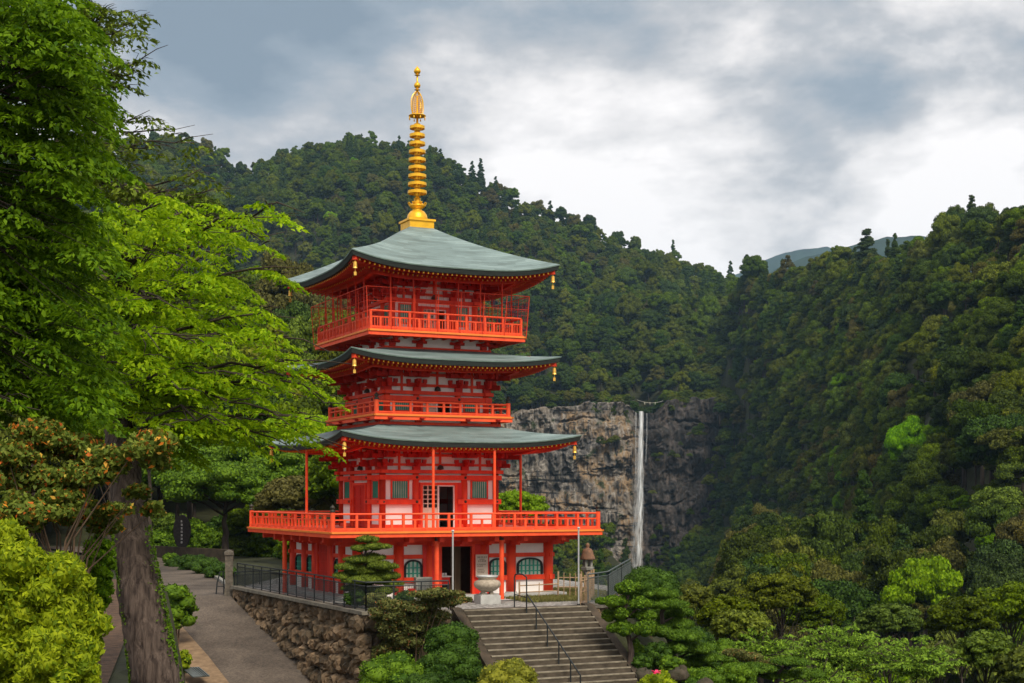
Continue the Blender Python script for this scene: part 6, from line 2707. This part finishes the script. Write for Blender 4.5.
# leaning maple, its trunk crossing the lower left of the picture
tb = (-5.15, 20.6, -3.2)
fork = at(116, 400, 21.5)
bo = []
rb = np.random.RandomState(4)
starts = [at(112, 330, 22), at(114, 370, 21.8), at(118, 410, 21.6), at(105, 290, 22.3), at(122, 440, 21.3)]
for k, (px, py, dd, si) in enumerate(((305, 213, 20, 3), (285, 232, 23, 3), (298, 268, 21, 0), (240, 255, 25, 0), (262, 290, 24, 1), (296, 318, 20.5, 1), (250, 330, 23, 1), (330, 352, 20, 1), (300, 365, 23, 2),
                                      (352, 364, 21, 2), (270, 385, 19, 2), (356, 404, 21.5, 2), (310, 398, 24, 2), (290, 425, 20, 2), (350, 448, 22, 4), (335, 425, 20.5, 4), (322, 384, 22, 2), (255, 440, 24, 4), (225, 425, 19, 4), (200, 455, 22, 4), (300, 452, 20.5, 4),
                                      (230, 215, 21, 3), (200, 205, 24, 3), (170, 190, 22, 3), (150, 205, 19, 3), (215, 350, 19, 1), (180, 310, 18.5, 0), (190, 390, 18.5, 2), (160, 350, 18, 1), (140, 250, 18.5, 0))):
    bo.append((starts[si], at(px, py, dd)))
ex = []
for _ in range(210):
    px, py = rb.uniform(70, 262), rb.uniform(205, 432)
    if px > 200 + 40 * sin(py / 14):
        continue
    dd = rb.uniform(19.5, 25.5)
    ex.append((*at(px, py, dd), rb.uniform(0.26, 0.46)))
maple('leaning_maple', 'bright green maple with a leaning shaggy trunk and long drooping boughs', tb,
      [tb, at(157, 683, 20.4), at(139, 590, 20.5), at(129, 520, 20.8), (fork), at(108, 310, 22), at(104, 250, 22.5)], bo, 'lf_maple', 5,
      L=0.090, Wd=0.042, leaves=1350, R=(0.32, 0.48), extra=ex, r0=0.40, r1=0.10, bough_r=0.038, per=8, trunk_n=28, spread=0.30, tilt=0.38)

# moss on the leaning trunk
ms = np.random.RandomState(2)
P = []
for _ in range(1500):
    t = ms.random_sample()
    px = 157 + (131 - 157) * t
    py = 683 + (525 - 683) * t
    x, y, z = at(px, py, 20.45)
    side = -1 if ms.random_sample() < 0.55 else 1
    a = pi * (0.0 if side > 0 else 1.0) + ms.normal(0, 0.28)
    rr = 0.37 - 0.10 * t
    P.append((x + rr * cos(a), y - abs(rr * sin(a)), z))
P = np.array(P)
v, f = leaf_quads(P - np.array(tb), ms.normal(0, 1, P.shape), 0.05, 0.03, ms, 0.3)
link('moss', raw_mesh('moss', v, f, [M['lf_topiary']]), bpy.data.objects['leaning_maple'])

# big deep green maple filling the upper left corner
bo = []
st_ = [(-6.9, 15.2, 0.8), (-6.7, 15.3, 2.4), (-6.5, 15.4, 4.0)]
for (px, py, dd, si) in ((60, 20, 15, 2), (95, 60, 14.5, 2), (112, 95, 15, 2), (108, 130, 14, 2), (100, 165, 15.5, 1), (85, 200, 14.5, 1), (95, 235, 15, 1), (80, 265, 14, 1), (100, 300, 15, 1),
                         (85, 330, 14, 0), (70, 355, 15.5, 0), (110, 340, 16, 0), (60, 390, 15, 0), (75, 415, 14.5, 0), (30, 10, 14, 2), (40, 410, 13.5, 0), (20, 60, 13.5, 2), (130, 375, 16.5, 0)):
    bo.append((st_[si], at(px, py, dd)))
ex = []
for _ in range(380):
    px, py = rb.uniform(-60, 98), rb.uniform(-30, 415)
    if py < 30 and px > 70:
        continue
    ex.append((*at(px, py, rb.uniform(13.5, 17.5)), rb.uniform(0.28, 0.42)))
maple('deep_green_maple', 'dense deep green maple filling the upper left corner', (-7.2, 15.2, -2.9), [(-7.2, 15.2, -2.9), (-7.0, 15.2, 0.5), (-6.8, 15.3, 2.6), (-6.5, 15.4, 4.6)], bo, 'lf_maple_dark', 6,
      L=0.075, Wd=0.036, leaves=2100, R=(0.25, 0.38), extra=ex, r0=0.26, r1=0.08, bough_r=0.026, per=8, spread=0.25, tilt=0.42)

# sparse tree against the sky
bo = []
st_ = [at(60, 120, 31), at(70, 70, 31), at(85, 175, 31), at(80, 30, 31)]
for (px, py, dd, si) in ((168, 45, 30, 1), (150, 12, 32, 3), (145, 70, 30, 1), (130, 25, 30, 3), (213, 134, 30, 0), (195, 125, 32, 0), (170, 145, 30, 0), (235, 188, 31, 2), (200, 178, 29, 2), (222, 165, 33, 2), (160, 190, 30, 2),
                         (150, 110, 31, 0), (110, 8, 31, 3), (105, 40, 30, 1), (185, 200, 33, 2), (140, 165, 30, 2), (140, 85, 31, 1), (100, 5, 32, 3), (90, -10, 31, 3)):
    bo.append((st_[si], at(px, py, dd)))
maple('sparse_tree', 'sparse leaved tree with dark crooked branches against the sky', (-10.4, 31, -4), [(-10.4, 31, -4), at(30, 300, 31), at(60, 150, 31), at(75, 60, 31), at(80, 0, 31)], bo, 'lf_sparse', 9,
      L=0.13, Wd=0.07, leaves=210, R=(0.30, 0.55), trunk_mat='bark_dark', r0=0.18, r1=0.05, bough_r=0.032, per=9, tilt=0.1, spread=0.35, sag=-0.25)
crown_tree(190, 190, 40, 130, 'lf_forest', 'olive green bushy tree top showing above the bright maple', seed=91, leaf=0.32, n=40)
crown_tree(140, 182, 24, 125, 'lf_brown', 'small reddish brown leaved tree top above the bright maple', seed=92, leaf=0.3, n=30)

# camellia-like shrub with turning leaves
loose_shrub('turning_shrub', 'round topped shrub with orange and yellow turning leaves at the left', [(30, 462, 52, 34), (78, 452, 52, 30), (112, 476, 46, 32), (60, 500, 56, 30), (10, 512, 40, 30), (138, 500, 26, 16), (96, 515, 44, 18), (40, 440, 40, 20)],
            13.2, 'lf_camellia', 51, 0.060, dens=1500, base=at(62, 640, 13.2), shell=0.4, fill=0.7, br=0.014, nb=2)


def hedge_bush(px, py, hw, hh, d, mat, label, seed, leaf, dens):
    r = np.random.RandomState(seed)
    x, y, z = at(px, py, d)
    R, Rz = hw / F * d, hh / F * d
    o = empty('hedge_bush', (x, y, z - Rz), 0, label, 'bush')
    lobes = lump_lobes(R, R, Rz, 40, r, (0.16, 0.30), base=Rz, low=-0.9, flat=0.9)
    lobes.append((0, 0, Rz, R * 0.75, R * 0.75, Rz * 0.8))
    P, Nn = lobe_points(lobes, dens, r, 0.14, -0.8)
    T = Nn + np.array([0, 0, 0.8]) + r.normal(0, 0.5, Nn.shape)
    v, f = leaf_quads(P, Nn, leaf, leaf * 0.42, r, 0.9, T=T)
    cv, cf = ellipsoid_core(lobes, 0.85, 10, 7)
    V, Fc = join_np([(v, f), (cv, cf)])
    link('foliage', raw_mesh('foliage', V, Fc, [M[mat]]), o)
    b = MB()
    for q in range(5):
        a = q * 1.3
        b.tube([(0, 0, -0.5), (R * 0.3 * cos(a), R * 0.3 * sin(a), Rz * 0.6), (R * 0.6 * cos(a), R * 0.6 * sin(a), Rz * 1.2)], [0.02, 0.015, 0.006], 5)
    b.build('stems', M['twig'], o)


hedge_bush(35, 625, 72, 88, 9.0, 'lf_hedge', 'large yellow green bush filling the lower left corner', 52, 0.050, 2400)
hedge_bush(5, 555, 34, 40, 9.6, 'lf_hedge', 'smaller yellow green bush behind the large corner bush at the left edge', 53, 0.050, 2400)
hedge_bush(60, 670, 45, 50, 8.2, 'lf_hedge', 'low yellow green bush at the bottom left edge in front of the large one', 54, 0.048, 2600)
hedge_bush(98, 575, 16, 52, 14.5, 'lf_maple_dark', 'narrow dark green hedge between the corner bush and the leaning trunk', 55, 0.05, 2500)

# path-side plants on the left
bush(176, 582, 20, 67.5, 'lf_topiary', 'leafy green shrub overhanging the left edge of the path behind the leaning trunk', 27, seed=71, leaf=0.22, n=16, dens=30, s=(0.3, 0.45), shell=0.3)
bush(183, 648, 8, 63.0, 'lf_hedge', 'small bright green tuft by the drain grating', 14, seed=72, leaf=0.12, dens=90)
gr = np.random.RandomState(31)
for n_, (px, py, d) in enumerate(((171, 553, 106), (183, 556, 102), (196, 556, 98), (208, 559, 94), (220, 564, 90))):
    if n_ < 1:
        bush(px, py, 8, d, 'lf_topiary', 'small round clipped bush at the far end of the path hedge', 6, seed=80 + n_, leaf=0.12, zb=-4.7)
    else:
        bush(px, py, 17, d, 'lf_topiary_dark', ('clipped hedge section right of the round bush', 'clipped hedge section in the middle of the path hedge', 'clipped hedge section third from the round bush', 'nearest clipped hedge section beside the stone gate post')[n_ - 1], 9, seed=80 + n_, leaf=0.12, zb=-4.7)

M['lf_pale'] = leaf_material('leaf_pale_maple', (0.27, 0.43, 0.035), (0.10, 0.19, 0.02), transl=0.35, patch=0.25, patch_scale=0.7)
# trees behind the path and the left of the pagoda
for n_, (px, yt, hw, d, mt, lb, tl, lf) in enumerate((
        (225, 462, 70, 112, 'lf_topiary', 'fresh green spreading tree over the far end of the path', 0.42, 0.26),
        (300, 474, 44, 104, 'lf_brown', 'brownish leaved tree directly left of the pagoda balcony', 0.6, 0.26),
        (190, 516, 34, 124, 'lf_topiary', 'bright green shrubby tree behind the stone tablet', 0.8, 0.26),
        (262, 500, 40, 120, 'lf_forest', 'dark tree in the shade behind the stone gate post', 0.7, 0.28),
        (178, 432, 60, 124, 'lf_topiary', 'broad green tree behind the leaning maple boughs', 0.7, 0.3),
        (303, 412, 48, 135, 'lf_maple', 'pale green tree left of the lowest pagoda roof', 0.55, 0.26),
        (350, 440, 50, 100, 'lf_forest', 'dark tree directly behind the left posts of the pagoda', 0.9, 0.28),
        (262, 428, 62, 126, 'lf_topiary', 'mid green tree filling the gap under the bright maple boughs', 0.7, 0.3),
        (212, 400, 60, 170, 'lf_forest', 'tall dark tree far behind the path seen through the boughs', 0.8, 0.32),
        (310, 520, 36, 96, 'lf_forest', 'small dark tree behind the left end of the balcony', 0.8, 0.26),
        (518, 488, 30, 96, 'lf_lime', 'bright green bush behind the right eave post of the pagoda', 0.7, 0.2),
        (150, 370, 50, 90, 'lf_forest', 'dark tree behind the trunk of the leaning maple', 1.0, 0.26),
        (110, 380, 45, 60, 'lf_forest', 'dark grey green tree above the turning shrub', 1.0, 0.18))):
    crown_tree(px, yt, hw, d, mt, lb, seed=120 + n_, tall=tl, leaf=lf, n=40, s=(0.22, 0.34))


for n_, (px, yt, hw, d, mt, lb) in enumerate((
        (152, 528, 24, 121, 'lf_topiary', 'leafy green shrub left of the stone tablet'),
        (212, 530, 22, 122, 'lf_topiary', 'bright green shrub right of the stone tablet'),
        (240, 534, 22, 119, 'lf_forest', 'dark shrub under the spreading tree, third from the tablet'),
        (268, 530, 24, 116, 'lf_forest', 'dark shrub behind the left end of the lower fence'),
        (300, 536, 24, 112, 'lf_topiary_dark', 'dark green shrub seen under the left end of the balcony'),
        (176, 512, 30, 136, 'lf_forest', 'dark shrub in deep shade straight behind the stone tablet'),
        (232, 508, 34, 138, 'lf_topiary_dark', 'deep green shrub mass between the two spreading trees'),
        (280, 505, 34, 134, 'lf_forest', 'dark tree mass left of the pagoda balcony end'))):
    crown_tree(px, yt, hw, d, mt, lb, cat='shrub', name='understory_shrub', seed=160 + n_, tall=0.9, leaf=0.24, n=40, s=(0.22, 0.34))


# pale green spreading maples in the lower right
def spread_maple(px, yt, hw, d, label, seed, n=26, mat='lf_lime'):
    r = np.random.RandomState(seed)
    x, y, zt = at(px, yt, d)
    R = hw / F * d
    zb = float(terrain(x, d))
    base = (x, d, zb)
    fk = (x, d, zt - R * 0.9)
    bo = []
    for i in range(n):
        a = i * 2.4
        q = sqrt((i + 0.5) / n)
        bo.append((fk, (x + R * q * cos(a), d + R * q * sin(a), zt - R * (0.10 + 0.50 * q * q) + r.uniform(-0.25, 0.15))))
    return maple('spreading_maple', label, base, [base, (x + 0.1, d, (zb + fk[2]) / 2), fk, (x, d, zt - R * 0.5)], bo, mat, seed, L=0.19, Wd=0.10, leaves=190, R=(R * 0.17, R * 0.27), r0=0.22, r1=0.08, bough_r=0.06, per=5,
                 trunk_mat='bark_dark', tilt=0.2, spread=0.35)


for k, (px, yt, hw, d, lb) in enumerate(((845, 612, 68, 84, 'pale green spreading maple in the lower right, the widest one'),
                                         (760, 622, 48, 78, 'pale green spreading maple left of the widest one'),
                                         (915, 628, 56, 80, 'pale green spreading maple right of the widest one'),
                                         (700, 632, 34, 74, 'small pale green maple behind the spreading pine'),
                                         (820, 655, 50, 70, 'low pale green maple at the bottom edge in front of the widest one'))):
    spread_maple(px, yt, hw, d, lb, 200 + k, mat='lf_pale')

# grass strip by the bamboo fence
P = []
for _ in range(5200):
    u, v = gr.uniform(2.0, 6.6), gr.uniform(-8.2, -5.5)
    x, y, _z = ploc(u, v, 0)
    if y > 61.8 + 0.47 * (x - 3.1) + 0.3 and x < 4.4:
        P.append((x, y, GZ0 + 0.06))
for _ in range(5000):
    u, v = gr.uniform(5.4, 8.4), gr.uniform(-6, 4)
    x, y, _z = ploc(u, v, 0)
    if x < 5.6 and y < 73:
        P.append((x, y, GZ0 + 0.06))
P = np.array(P)
v, f = leaf_quads(P, gr.normal(0, 1, P.shape), 0.22, 0.03, gr, 0.2, T=np.array([0, 0, 1.0]) + gr.normal(0, 0.35, P.shape))
go_ = link('grass', raw_mesh('grass', v, f, [M['grass']]))
tag(go_, 'dry yellow green grass beside the bamboo fence', kind='stuff')

# ------------------------------------------------------------------ haze
hz = MB()
hz.box(-3300, 3300, -450, 6300, -170, 950)
m = bpy.data.materials.new('thin_mountain_haze')
m.use_nodes = True
t = m.node_tree
t.nodes.remove(t.nodes['Principled BSDF'])
pv = N(t, 'ShaderNodeVolumePrincipled')
pv.inputs['Color'].default_value = (0.42, 0.70, 1.0, 1)
pv.inputs['Density'].default_value = 0.000066
pv.inputs['Anisotropy'].default_value = 0.2
t.links.new(pv.outputs[0], t.nodes['Material Output'].inputs['Volume'])
HAZE = True
if HAZE:
    ho = hz.build('haze', m)
    tag(ho, 'thin blue air between the near slopes and the distant hills', kind='stuff')
